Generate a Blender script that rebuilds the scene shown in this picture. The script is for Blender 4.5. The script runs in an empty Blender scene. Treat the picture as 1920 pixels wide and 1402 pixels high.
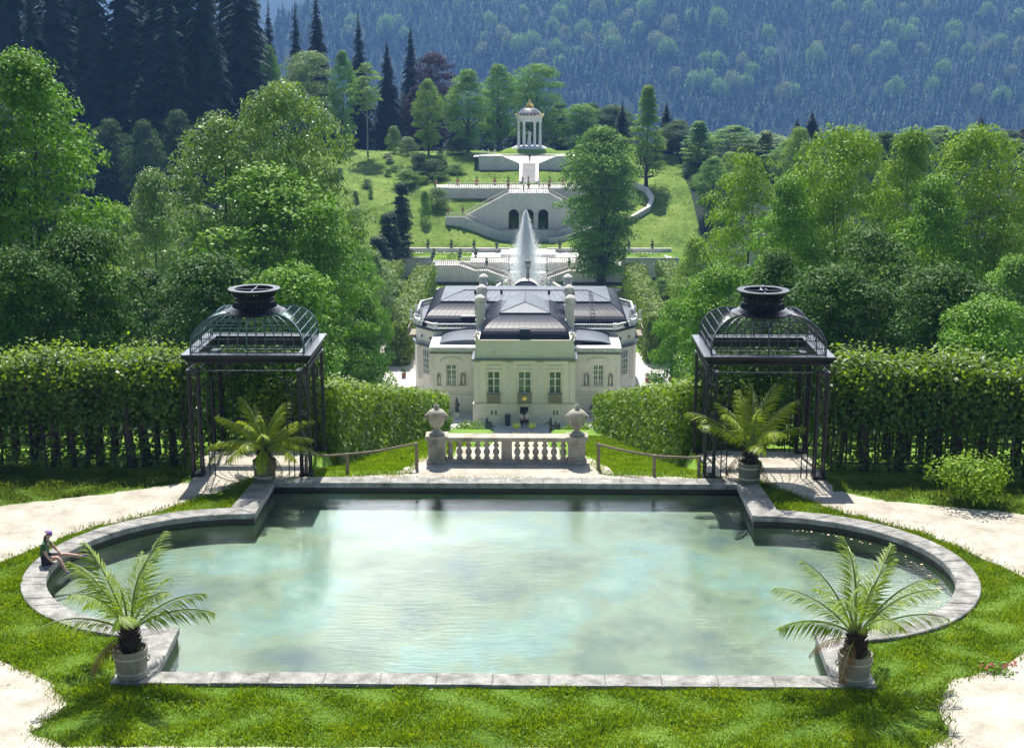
import bpy, bmesh, math, random
import numpy as np
from mathutils import Vector, Matrix
from mathutils.geometry import tessellate_polygon

C = bpy.context.scene.collection
R = math.radians
# ------------------------------------------------------------------ camera
PITCH = math.atan(601/2600); YAW = R(.859)
cd = bpy.data.cameras.new('camera'); cam = bpy.data.objects.new('camera', cd); C.objects.link(cam)
cam.location = (0.76, 0, 12.0); cam.rotation_euler = (math.pi/2-PITCH, 0, YAW)
cd.lens = 36*2600/1920; cd.sensor_width = 36; cd.clip_start = .5; cd.clip_end = 9000
bpy.context.scene.camera = cam
# ------------------------------------------------------------------ sky
SUN_EL, SUN_AZ = R(60), R(-7)        # azimuth measured from +Y towards +X
w = bpy.data.worlds.new('World'); bpy.context.scene.world = w; w.use_nodes = True
nt = w.node_tree; nt.nodes.clear()
def N(nt, t, **k):
    n = nt.nodes.new(t)
    for a, b in k.items(): setattr(n, a, b)
    return n
sky = N(nt, 'ShaderNodeTexSky', sky_type='NISHITA', sun_disc=False, sun_elevation=SUN_EL, sun_rotation=SUN_AZ, altitude=900)
bg = N(nt, 'ShaderNodeBackground'); bg.inputs[1].default_value = .07
bg2 = N(nt, 'ShaderNodeBackground'); bg2.inputs[0].default_value = (.93, .97, 1, 1); bg2.inputs[1].default_value = 5.6
tc = N(nt, 'ShaderNodeTexCoord'); mp = N(nt, 'ShaderNodeMapping'); mp.inputs['Scale'].default_value = (1.3, 1, 2.6)
nz = N(nt, 'ShaderNodeTexNoise'); nz.inputs['Scale'].default_value = 3.1; nz.inputs['Detail'].default_value = 6; nz.inputs['Roughness'].default_value = .55
rp = N(nt, 'ShaderNodeValToRGB'); rp.color_ramp.elements[0].position = .38; rp.color_ramp.elements[1].position = .66; rp.color_ramp.elements[0].color = (.10,.10,.10,1)
mx = N(nt, 'ShaderNodeMixShader'); out = N(nt, 'ShaderNodeOutputWorld')
L = nt.links.new
L(tc.outputs['Generated'], mp.inputs[0]); L(mp.outputs[0], nz.inputs['Vector']); L(nz.outputs[0], rp.inputs[0])
L(sky.outputs[0], bg.inputs[0]); sx_ = N(nt, 'ShaderNodeSeparateXYZ'); mr = N(nt, 'ShaderNodeMapRange', interpolation_type='SMOOTHSTEP'); mr.inputs[1].default_value = .66; mr.inputs[2].default_value = .40
mu = N(nt, 'ShaderNodeMath', operation='MULTIPLY'); L(tc.outputs['Generated'], sx_.inputs[0]); L(sx_.outputs[2], mr.inputs[0]); L(mr.outputs[0], mu.inputs[0]); L(rp.outputs[0], mu.inputs[1])
my = N(nt, 'ShaderNodeMapRange', interpolation_type='SMOOTHSTEP'); my.inputs[1].default_value = .15; my.inputs[2].default_value = .7; m3 = N(nt, 'ShaderNodeMath', operation='MULTIPLY'); L(sx_.outputs[1], my.inputs[0]); L(mu.outputs[0], m3.inputs[0]); L(my.outputs[0], m3.inputs[1]); L(m3.outputs[0], mx.inputs[0]); L(bg.outputs[0], mx.inputs[1]); L(bg2.outputs[0], mx.inputs[2]); L(mx.outputs[0], out.inputs[0])
# ------------------------------------------------------------------ sun
sd = bpy.data.lights.new('sun', 'SUN'); sd.energy = 4.9; sd.angle = R(.53); sd.color = (1, .955, .87)
sun = bpy.data.objects.new('sun', sd); C.objects.link(sun); sun.location = (0, 0, 60)
sdir = Vector((math.sin(SUN_AZ)*math.cos(SUN_EL), math.cos(SUN_AZ)*math.cos(SUN_EL), math.sin(SUN_EL)))
sun.rotation_euler = (-sdir).to_track_quat('-Z', 'Y').to_euler()
# ------------------------------------------------------------------ exposure
vs = bpy.context.scene.view_settings; vs.view_transform = 'Standard'; vs.look = 'None'; vs.exposure = .72; vs.gamma = 1
cy = bpy.context.scene.cycles
cy.max_bounces = 8; cy.diffuse_bounces = 3; cy.glossy_bounces = 3; cy.transmission_bounces = 5; cy.transparent_max_bounces = 12; cy.volume_bounces = 0
cy.use_denoising = True
# ------------------------------------------------------------------ measuring helpers (pixels of the 1920 px photograph)
fw = Vector((-math.sin(YAW)*math.cos(PITCH), math.cos(YAW)*math.cos(PITCH), -math.sin(PITCH)))
rt = Vector((math.cos(YAW), math.sin(YAW), 0)); up = rt.cross(fw)
def ray(x, y): return fw + rt*((x-960)/2600) - up*((y-701)/2600)
def at(x, y, Y):
    d = ray(x, y); return cam.location + d*(Y/d.y)
def on(x, y, z):
    d = ray(x, y); return cam.location + d*((z-12)/d.z)
# ------------------------------------------------------------------ object helpers
def wloc(o):
    v = Vector((0, 0, 0))
    while o: v = v+o.location; o = o.parent
    return v
def tag(o, label=None, cat=None, group=None, kind=None):
    if label: o['label'] = label
    if cat: o['category'] = cat
    if group: o['group'] = group
    if kind: o['kind'] = kind
    return o
def thing(name, label, cat, loc=(0, 0, 0), rz=0, group=None):
    o = bpy.data.objects.new(name, None); o.empty_display_size = .2; C.objects.link(o)
    o.location = loc; o.rotation_euler = (0, 0, rz)
    return tag(o, label, cat, group)
def link(name, me, mat, parent=None, world=False, smooth=False):
    me.materials.clear(); me.materials.append(mat)
    o = bpy.data.objects.new(name, me); C.objects.link(o)
    if parent: o.parent = parent
    if world:
        off = wloc(parent) if parent else None
        co = np.empty(len(me.vertices)*3, 'f'); me.vertices.foreach_get('co', co); co = co.reshape(-1, 3)
        if off is None:
            mn, mxx = co.min(0), co.max(0); off = Vector(((mn[0]+mxx[0])/2, (mn[1]+mxx[1])/2, mn[2])); o.location = off
        co -= np.array(off, 'f'); me.vertices.foreach_set('co', co.ravel()); me.update()
    if smooth:
        me.polygons.foreach_set('use_smooth', [True]*len(me.polygons))
    return o
def copy_tree(o, parent=None):
    c = o.copy(); C.objects.link(c)
    if parent: c.parent = parent
    for ch in list(o.children): copy_tree(ch, c)
    return c
class MB:
    def __init__(s): s.v = []; s.f = []; s.n = 0
    def add(s, v, f):
        v = [tuple(p) for p in v]
        s.f += [tuple(i+s.n for i in q) for q in f]; s.v += v; s.n += len(v); return s
    def box(s, x0, x1, y0, y1, z0, z1):
        return s.add([(x0,y0,z0),(x1,y0,z0),(x1,y1,z0),(x0,y1,z0),(x0,y0,z1),(x1,y0,z1),(x1,y1,z1),(x0,y1,z1)],
                     [(0,3,2,1),(4,5,6,7),(0,1,5,4),(1,2,6,5),(2,3,7,6),(3,0,4,7)])
    def bar(s, a, b, wd, h=None):
        """square bar from a to b"""
        h = h or wd; a = Vector(a); b = Vector(b); d = (b-a).normalized()
        u = d.cross(Vector((0,0,1)))
        u = Vector((1,0,0)) if u.length < 1e-3 else u.normalized()
        v = u.cross(d)
        q = [(-1,-1),(1,-1),(1,1),(-1,1)]
        return s.add([a+u*(i*wd/2)+v*(j*h/2) for i,j in q]+[b+u*(i*wd/2)+v*(j*h/2) for i,j in q],
                     [(0,1,2,3),(7,6,5,4),(0,4,5,1),(1,5,6,2),(2,6,7,3),(3,7,4,0)])
    def tube(s, pts, r, seg=6, closed=False):
        pts = [Vector(p) for p in pts]; n = len(pts); rs = r if hasattr(r, '__len__') else [r]*n
        vs = []; u = None
        for i, p in enumerate(pts):
            if closed: d = pts[(i+1)%n]-pts[i-1]
            else: d = pts[min(i+1,n-1)]-pts[max(i-1,0)]
            d.normalize()
            if u is None: u = d.cross(Vector((0,0,1)))
            else: u = u-d*u.dot(d)
            if u.length < 1e-3: u = d.cross(Vector((1,0,0)))
            u.normalize(); v = d.cross(u)
            for k in range(seg):
                a = 2*math.pi*k/seg; vs.append(p+(u*math.cos(a)+v*math.sin(a))*rs[i])
        fs = []
        for i in range(n if closed else n-1):
            j = (i+1)%n
            for k in range(seg):
                l = (k+1)%seg; fs.append((i*seg+k, i*seg+l, j*seg+l, j*seg+k))
        if not closed: fs += [tuple(range(seg))[::-1], tuple((n-1)*seg+k for k in range(seg))]
        return s.add(vs, fs)
    def lathe(s, prof, c=(0,0,0), seg=20, sx=1, sy=1, a0=0, a1=None, flute=0):
        full = a1 is None; a1 = 2*math.pi if full else a1; m = seg if full else seg+1
        vs = []
        for r, z in prof:
            for k in range(m):
                a = a0+(a1-a0)*k/seg; q = r*(1+flute*(k%2)); vs.append((c[0]+q*sx*math.cos(a), c[1]+q*sy*math.sin(a), c[2]+z))
        fs = []
        for i in range(len(prof)-1):
            for k in range(seg):
                l = (k+1)%m; fs.append((i*m+k, i*m+l, (i+1)*m+l, (i+1)*m+k))
        if full:
            if prof[0][0] > 1e-4: fs.append(tuple(range(m))[::-1])
            if prof[-1][0] > 1e-4: fs.append(tuple((len(prof)-1)*m+k for k in range(m)))
        return s.add(vs, fs)
    def prism(s, outline, y0, y1, holes=(), axis='y'):
        """polygon given in (x,z) pushed along y, or in (x,y) pushed along z"""
        def P(q, t): return (q[0], t, q[1]) if axis == 'y' else (q[0], q[1], t)
        loops = [list(outline)]+[list(h) for h in holes]
        tri = tessellate_polygon([[Vector((q[0], q[1], 0)) for q in l] for l in loops])
        flat = [q for l in loops for q in l]; n = len(flat)
        vs = [P(q, y0) for q in flat]+[P(q, y1) for q in flat]
        fs = []
        a2 = sum(loops[0][i-1][0]*loops[0][i][1]-loops[0][i][0]*loops[0][i-1][1] for i in range(len(loops[0])))
        for t in tri:
            A, B, D = (flat[i] for i in t)
            cr = (B[0]-A[0])*(D[1]-A[1])-(B[1]-A[1])*(D[0]-A[0])
            t = t if cr > 0 else (t[0], t[2], t[1])
            if axis == 'y': fs += [tuple(t), tuple(i+n for i in reversed(t))]
            else: fs += [tuple(reversed(t)), tuple(i+n for i in t)]
        k0 = 0
        for li, l in enumerate(loops):
            m = len(l)
            for i in range(m):
                j = (i+1)%m; fs.append((k0+i, k0+j, k0+j+n, k0+i+n))
            k0 += m
        return s.add(vs, fs)
    def mesh(s, name='m', fix=True):
        me = bpy.data.meshes.new(name); me.from_pydata(s.v, [], s.f); me.update()
        if fix:
            bm = bmesh.new(); bm.from_mesh(me); bmesh.ops.recalc_face_normals(bm, faces=bm.faces); bm.to_mesh(me); bm.free()
        return me
    def build(s, name, mat, parent=None, world=False, smooth=False, fix=True):
        return link(name, s.mesh(name, fix), mat, parent, world, smooth)
def sheet(name, pts, z, mat, holes=(), parent=None):
    """flat polygon"""
    loops = [list(pts)]+[list(h) for h in holes]
    tri = tessellate_polygon([[Vector((q[0], q[1], 0)) for q in l] for l in loops]); flat = [q for l in loops for q in l]
    fs = []
    for t in tri:
        A, B, D = (flat[i] for i in t); cr = (B[0]-A[0])*(D[1]-A[1])-(B[1]-A[1])*(D[0]-A[0])
        fs.append(tuple(t) if cr > 0 else (t[0], t[2], t[1]))
    me = bpy.data.meshes.new(name); me.from_pydata([(q[0], q[1], z) for q in flat], [], fs)
    return link(name, me, mat, parent)
def npmesh(name, V, Fq):
    """numpy mesh: V (n,3), Fq (m,k) all faces with k corners"""
    me = bpy.data.meshes.new(name); m, k = Fq.shape
    me.vertices.add(len(V)); me.vertices.foreach_set('co', V.astype('f').ravel())
    me.loops.add(m*k); me.loops.foreach_set('vertex_index', Fq.astype('i').ravel())
    me.polygons.add(m); me.polygons.foreach_set('loop_start', np.arange(0, m*k, k, dtype='i'))
    me.update(calc_edges=True); me.validate(); return me
# ------------------------------------------------------------------ materials
def newmat(name):
    m = bpy.data.materials.new(name); m.use_nodes = True; nt = m.node_tree
    b = nt.nodes['Principled BSDF']; return m, nt, b
def ramp(nt, src, stops):
    r = N(nt, 'ShaderNodeValToRGB'); e = r.color_ramp.elements
    while len(e) < len(stops): e.new(.5)
    for i, (p, c) in enumerate(stops): e[i].position = p; e[i].color = (*c, 1)
    nt.links.new(src, r.inputs[0]); return r.outputs[0]
def noise(nt, scale, detail=4, rough=.6, vec=None, coord='Object', stretch=None):
    n = N(nt, 'ShaderNodeTexNoise'); n.inputs['Scale'].default_value = scale; n.inputs['Detail'].default_value = detail; n.inputs['Roughness'].default_value = rough
    if vec is None:
        g = N(nt, 'ShaderNodeTexCoord').outputs[coord] if coord != 'World' else N(nt, 'ShaderNodeNewGeometry').outputs['Position']
        if stretch:
            m = N(nt, 'ShaderNodeMapping'); m.inputs['Scale'].default_value = stretch; nt.links.new(g, m.inputs[0]); g = m.outputs[0]
        vec = g
    nt.links.new(vec, n.inputs['Vector']); return n.outputs[0]
def mixc(nt, f, a, b, typ='MIX'):
    m = N(nt, 'ShaderNodeMix', data_type='RGBA', blend_type=typ)
    for s, v in ((m.inputs[0], f), (m.inputs[6], a), (m.inputs[7], b)):
        if isinstance(v, (int, float)): s.default_value = v
        elif isinstance(v, tuple): s.default_value = (*v, 1)
        else: nt.links.new(v, s)
    return m.outputs[2]
def bump(nt, b, h, strength=.3, dist=.02):
    u = N(nt, 'ShaderNodeBump'); u.inputs['Strength'].default_value = strength; u.inputs['Distance'].default_value = dist
    nt.links.new(h, u.inputs['Height']); nt.links.new(u.outputs[0], b.inputs['Normal'])
def M_mottle(name, c1, c2, scale=2, rough=.8, bs=.25, bd=.02, fine=30, metal=0, coord='World', stretch=None, c3=None):
    m, nt, b = newmat(name)
    n1 = noise(nt, scale, 6, .65, coord=coord, stretch=stretch); n2 = noise(nt, fine, 3, .6, coord=coord)
    st = [(.3, c1), (.7, c2)] if c3 is None else [(.28, c1), (.5, c2), (.72, c3)]
    col = ramp(nt, n1, st)
    col = mixc(nt, .35, col, ramp(nt, n2, [(.35, (.55,.55,.55)), (.65, (1.25,1.25,1.25))]), 'MULTIPLY')
    nt.links.new(col, b.inputs['Base Color']); b.inputs['Roughness'].default_value = rough; b.inputs['Metallic'].default_value = metal
    bump(nt, b, n2, bs, bd); return m
def M_leaf(name, stops, trans=.4, rough=.45, clump=.5, tr_tint=(1.3, 1.35, .35), spec=.22):
    m, nt, b = newmat(name); nt.nodes.remove(b)
    o = nt.nodes['Material Output']
    g = N(nt, 'ShaderNodeNewGeometry')
    add = N(nt, 'ShaderNodeMath', operation='MULTIPLY_ADD'); add.inputs[1].default_value = .45
    n1 = noise(nt, clump, 2, .5, coord='Object')
    mm = N(nt, 'ShaderNodeMath', operation='MULTIPLY'); mm.inputs[1].default_value = .8; nt.links.new(n1, mm.inputs[0])
    nt.links.new(g.outputs['Random Per Island'], add.inputs[0]); nt.links.new(mm.outputs[0], add.inputs[2])
    s2 = N(nt, 'ShaderNodeMath', operation='SUBTRACT'); s2.inputs[1].default_value = .12; nt.links.new(add.outputs[0], s2.inputs[0])
    col = ramp(nt, s2.outputs[0], stops)
    p = N(nt, 'ShaderNodeBsdfPrincipled'); p.inputs['Roughness'].default_value = rough; p.inputs['Specular IOR Level'].default_value = spec
    t = N(nt, 'ShaderNodeBsdfTranslucent'); nt.links.new(mixc(nt, 1.0, col, tr_tint, 'MULTIPLY'), t.inputs[0])
    nt.links.new(col, p.inputs['Base Color'])
    mx = N(nt, 'ShaderNodeMixShader'); mx.inputs[0].default_value = trans
    nt.links.new(p.outputs[0], mx.inputs[1]); nt.links.new(t.outputs[0], mx.inputs[2]); nt.links.new(mx.outputs[0], o.inputs[0])
    return m
def M_plain(name, c, rough=.6, metal=0, v=.25, scale=8):
    return M_mottle(name, tuple(x*(1-v) for x in c), tuple(x*(1+v) for x in c), scale, rough, .1, .01, 40, metal, 'Object')
MAT = {}
MAT['render'] = M_mottle('cream_render', (.74,.67,.58), (.83,.76,.68), .6, .85, .15, .01, 12)
MAT['wall'] = M_mottle('terrace_render', (.60,.575,.53), (.75,.72,.68), .35, .9, .2, .02, 3, stretch=(1,1,.35))
MAT['trim'] = M_mottle('pale_trim', (.66,.60,.54), (.78,.72,.67), 1.5, .75, .15, .01, 10)
MAT['white'] = M_mottle('white_marble', (.70,.69,.66), (.82,.81,.79), 2, .5, .1, .01, 12)
MAT['stone'] = M_mottle('weathered_stone', (.16,.15,.11), (.42,.38,.30), 2.2, .9, .5, .02, 22, c3=(.50,.47,.39))
MAT['coping'] = M_mottle('grey_coping', (.10,.10,.085), (.28,.27,.25), 2.8, .85, .9, .02, 20, c3=(.47,.45,.42))
MAT['poolwall'] = M_mottle('dark_pool_wall', (.012,.012,.010), (.035,.032,.022), 2, .5, .4, .02, 14)  # near-black mottle for the wall between coping and water
MAT['darkstone'] = M_mottle('dark_plinth', (.05,.045,.04), (.13,.11,.09), 1.2, .9, .3, .02, 10)
MAT['copper'] = None
MAT['grey_iron'] = M_mottle('grey_sheen_iron', (.05,.055,.06), (.12,.13,.14), 5, .35, .2, .005, 30, .5)
MAT['iron'] = M_mottle('black_iron', (.012,.012,.014), (.03,.03,.034), 5, .38, .2, .005, 30, .3)
MAT['green_iron'] = M_mottle('green_black_iron', (.05,.10,.10), (.12,.19,.18), 5, .35, .2, .005, 30, .5)
MAT['ironflat'] = M_mottle('grey_metal', (.10,.11,.13), (.17,.18,.21), 1.5, .4, .2, .005, 12, .5)  # plain grey metal; on the eave tops it carries painted daylight
MAT['gold'] = M_mottle('gilding', (.75,.48,.12), (.95,.66,.2), 6, .3, .1, .01, 20, .9)
MAT['wood'] = M_mottle('grey_timber', (.16,.12,.08), (.36,.29,.21), 3, .85, .4, .01, 20, stretch=(1,1,6))
MAT['tub'] = M_mottle('old_tub_wood', (.20,.18,.14), (.38,.35,.28), 4, .8, .5, .01, 24, coord='Object', stretch=(6,6,.7))
MAT['tubgreen'] = M_mottle('mossy_tub_wood', (.10,.11,.075), (.22,.22,.16), 4, .8, .5, .01, 24, coord='Object', stretch=(6,6,.7))
MAT['hoop'] = M_plain('pale_hoop', (.5,.45,.38), .5)
MAT['fibre'] = M_mottle('palm_fibre', (.02,.012,.01), (.08,.05,.035), 10, .95, .8, .03, 40, coord='Object')
MAT['glass'] = None
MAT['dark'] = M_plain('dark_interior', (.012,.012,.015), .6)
MAT['bark'] = M_mottle('bark', (.028,.024,.02), (.085,.072,.06), 1.5, .95, .8, .05, 9, coord='Object', stretch=(3,3,.6))
MAT['birchbark'] = M_mottle('pale_bark', (.15,.15,.15), (.5,.5,.48), 2.5, .9, .4, .03, 9, coord='Object')
MAT['bronze'] = M_plain('dark_bronze', (.05,.06,.065), .45, .5)
MAT['terracotta'] = M_plain('terracotta', (.32,.13,.08), .8)
MAT['gravel'] = M_mottle('pale_gravel', (.34,.30,.23), (.52,.47,.39), 1.3, .95, 1.0, .03, 26, c3=(.64,.60,.52))
MAT['gravel2'] = M_mottle('court_gravel', (.56,.54,.50), (.66,.64,.60), .5, .95, .3, .02, 9)
MAT['soil'] = M_plain('red_soil', (.30,.13,.09), .95)
def m_roof():
    m, nt, b = newmat('standing_seam_metal')
    n1 = noise(nt, .35, 5, .6, coord='World', stretch=(1,1,.5)); col = ramp(nt, n1, [(.3,(.014,.017,.032)),(.55,(.024,.027,.045)),(.75,(.040,.040,.055))])
    nt.links.new(col, b.inputs['Base Color']); b.inputs['Specular IOR Level'].default_value = .09; b.inputs['Roughness'].default_value = .38; b.inputs['Metallic'].default_value = 0
    bump(nt, b, noise(nt, 3, 4, .6, coord='World'), .12, .03); return m
MAT['copper'] = m_roof()
def m_roofp():
    m, nt, b = newmat('pale_sheet_metal')
    n1 = noise(nt, .5, 5, .6, coord='World'); col = ramp(nt, n1, [(.3,(.045,.055,.075)),(.7,(.09,.105,.135))])
    nt.links.new(col, b.inputs['Base Color']); b.inputs['Roughness'].default_value = .5; b.inputs['Metallic'].default_value = .1
    bump(nt, b, noise(nt, 3, 4, .6, coord='World'), .12, .03); return m
MAT['palemetal'] = m_roofp()
def m_glass():
    m, nt, b = newmat('window_glass'); b.inputs['Base Color'].default_value = (.07,.10,.09,1); b.inputs['Roughness'].default_value = .12
    b.inputs['Specular IOR Level'].default_value = .8
    col = ramp(nt, noise(nt, 1.3, 3, .5, coord='World'), [(.35,(.03,.045,.045)),(.7,(.16,.20,.17))]); nt.links.new(col, b.inputs['Base Color']); return m
MAT['glass'] = m_glass()
def m_grass(name, stops, s1=.25, s2=9, bd=.05):
    m, nt, b = newmat(name)
    n1 = noise(nt, s1, 5, .6, coord='World'); n2 = noise(nt, s2, 4, .7, coord='World')
    mm = N(nt, 'ShaderNodeMath', operation='MULTIPLY_ADD'); mm.inputs[1].default_value = .55; nt.links.new(n1, mm.inputs[0])
    m2 = N(nt, 'ShaderNodeMath', operation='MULTIPLY'); m2.inputs[1].default_value = .45; nt.links.new(n2, m2.inputs[0]); nt.links.new(m2.outputs[0], mm.inputs[2])
    nt.links.new(ramp(nt, mm.outputs[0], stops), b.inputs['Base Color']); b.inputs['Roughness'].default_value = .9; b.inputs['Specular IOR Level'].default_value = .15
    bump(nt, b, n2, .8, bd); return m
MAT['ground'] = m_grass('turf', [(.36,(.05,.11,.012)),(.5,(.10,.19,.02)),(.64,(.17,.27,.035))])
MAT['lawn'] = m_grass('mown_lawn', [(.36,(.10,.20,.016)),(.5,(.14,.255,.022)),(.64,(.19,.31,.035))], .1, 5)
MAT['meadow'] = m_grass('meadow_turf', [(.36,(.06,.12,.014)),(.46,(.11,.19,.02)),(.54,(.16,.25,.035)),(.66,(.25,.31,.07))], .16, 1.1)
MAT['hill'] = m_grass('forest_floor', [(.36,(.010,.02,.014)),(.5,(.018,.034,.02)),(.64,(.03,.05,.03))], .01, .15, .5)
MAT['blade'] = M_leaf('grass_blades', [(.2,(0.081,0.150,0.007)),(.5,(0.176,0.270,0.013)),(.8,(0.324,0.380,0.023)),(.97,(0.513,0.480,0.072))], .45, .5, 1.2)
MAT['dryblade'] = M_leaf('dry_grass_blades', [(.2,(.08,.13,.02)),(.5,(.15,.21,.04)),(.8,(.26,.30,.09)),(.97,(.38,.36,.16))], .45, .6, 1.2)
MAT['hedge'] = M_leaf('hornbeam_leaves', [(.15,(0.025,0.064,0.008)),(.45,(0.059,0.129,0.014)),(.8,(0.119,0.212,0.024))], .28, .42, 1.0, spec=.4)
MAT['shoots'] = M_leaf('young_shoots', [(.15,(0.115,0.201,0.012)),(.5,(0.189,0.299,0.024)),(.8,(0.256,0.347,0.048)),(.96,(0.309,0.218,0.096))], .5, .4, 1.4)
MAT['hedge2'] = M_leaf('clipped_leaves', [(.15,(0.068,0.127,0.013)),(.5,(0.138,0.224,0.022)),(.85,(0.248,0.333,0.037))], 0.26, .5, .6)
MAT['leaf_mid'] = M_leaf('leaves_mid', [(.1,(0.052,0.139,0.010)),(.45,(0.130,0.281,0.019)),(.85,(0.261,0.463,0.031))], 0.2, .55, .28)
MAT['leaf_grey'] = M_leaf('leaves_greygreen', [(.1,(0.083,0.153,0.027)),(.45,(0.165,0.276,0.056)),(.85,(0.297,0.430,0.090))], 0.2, .45, .28, spec=.35)
MAT['leaf_light'] = M_leaf('leaves_light', [(.1,(0.086,0.175,0.010)),(.45,(0.184,0.324,0.017)),(.85,(0.328,0.475,0.028))], 0.2, .55, .28)
MAT['leaf_dark'] = M_leaf('leaves_dark', [(.1,(0.016,0.054,0.004)),(.45,(0.042,0.113,0.007)),(.85,(0.097,0.211,0.012))], 0.2, .6, .28)
MAT['leaf_red'] = M_leaf('leaves_copper', [(.1,(.022,.012,.018)),(.45,(.045,.024,.034)),(.85,(.08,.045,.05))], .25, .5, .28, (1.3,.8,.7))
MAT['needle'] = M_leaf('needles', [(.1,(0.003,0.015,0.006)),(.5,(0.008,0.031,0.010)),(.9,(0.018,0.056,0.015))], .12, .6, .3)
MAT['needle_l'] = M_leaf('needles_soft', [(.1,(.03,.07,.018)),(.5,(.06,.115,.025)),(.9,(.10,.16,.04))], .3, .5, .3)
MAT['thuja'] = M_leaf('thuja_scales', [(.1,(0.013,0.042,0.014)),(.5,(0.029,0.073,0.022)),(.9,(0.058,0.119,0.035))], .2, .6, .3)
MAT['frond'] = M_leaf('palm_leaflets', [(.1,(0.091,0.167,0.009)),(.5,(0.184,0.278,0.016)),(.85,(0.330,0.404,0.036))], .42, .5, 1.5, spec=.3)
MAT['frond_y'] = M_leaf('sun_tinted_palm_leaflets', [(.1,(0.158,0.244,0.014)),(.5,(0.297,0.389,0.024)),(.8,(0.490,0.503,0.042)),(.97,(0.665,0.421,0.096))], .5, .35, 1.5)  # yellower leaflets, brightened in colour for sun the pavilion keeps off
MAT['dead'] = M_leaf('dead_leaflets', [(.2,(.12,.07,.03)),(.9,(.30,.20,.09))], .3, .7, 2, (1.2,1,.7))
MAT['rachis'] = M_plain('frond_stalk', (.20,.26,.05), .5)
MAT['far_leaf'] = M_leaf('far_leaves', [(.1,(0.104,0.200,0.035)),(.5,(0.208,0.358,0.058)),(.9,(0.327,0.486,0.094))], .3, .6, .08)
MAT['far_leaf2'] = M_leaf('far_leaves_olive', [(.1,(0.121,0.156,0.052)),(.5,(0.243,0.286,0.098)),(.9,(0.351,0.377,0.156))], .3, .6, .08)
MAT['skin'] = M_plain('skin', (.55,.33,.25), .55, 0, .05)
MAT['hair'] = M_plain('dark_hair', (.03,.018,.012), .6)
MAT['green_cloth'] = M_plain('green_shirt', (.05,.12,.04), .85)
MAT['dark_cloth'] = M_plain('dark_cloth', (.03,.03,.045), .9)
MAT['pale_cloth'] = M_plain('pale_cloth', (.65,.52,.5), .9)
MAT['white_cloth'] = M_plain('white_cloth', (.75,.75,.75), .9)
MAT['purple'] = M_plain('purple_cap', (.22,.10,.36), .7)
MAT['pink'] = M_leaf('rose_petals', [(.2,(.55,.18,.16)),(.8,(.75,.35,.30))], .3, .5, 3, (1,.8,.8))
MAT['balcony'] = M_mottle('pierced_grille', (.16,.14,.09), (.32,.28,.18), 6, .7, .4, .02, 30)
# ------------------------------------------------------------------ foliage
def unit(a): return a/np.maximum(np.linalg.norm(a, axis=1, keepdims=True), 1e-9)
def leafquads(P, Nn, S, rng, jit=.6, asp=.7):
    n = len(P); Nn = unit(Nn+rng.normal(0, jit, (n, 3)))
    T = unit(np.cross(Nn, rng.normal(0, 1, (n, 3)))); B = np.cross(Nn, T); S = np.asarray(S).reshape(-1, 1)
    V = np.stack([P-T*S*.5, P+B*S*asp*.5+Nn*S*.06, P+T*S*.5, P-B*S*asp*.5+Nn*S*.06], 1).reshape(-1, 3)
    return V, np.arange(4*n).reshape(n, 4)
def join(parts):
    vs, fs, k = [], [], 0
    for V, F in parts: vs.append(V); fs.append(F+k); k += len(V)
    return np.concatenate(vs), np.concatenate(fs)
def prof_round(t): return np.sqrt(np.maximum(0, 1-((t-.45)/.56)**2))**.8
def prof_oval(t): return np.maximum(.05, np.sin(np.pi*np.clip(t*.93+.06, 0, 1))**.65)
def prof_cone(t): return np.maximum(.06, (1-t)**.75*np.minimum(1, .55+t*5))
def prof_top(t): return np.maximum(.08, np.sqrt(np.maximum(0, 1-((t-.62)/.42)**2))**.7*(t>.2)+.35*(t<=.2))
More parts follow.
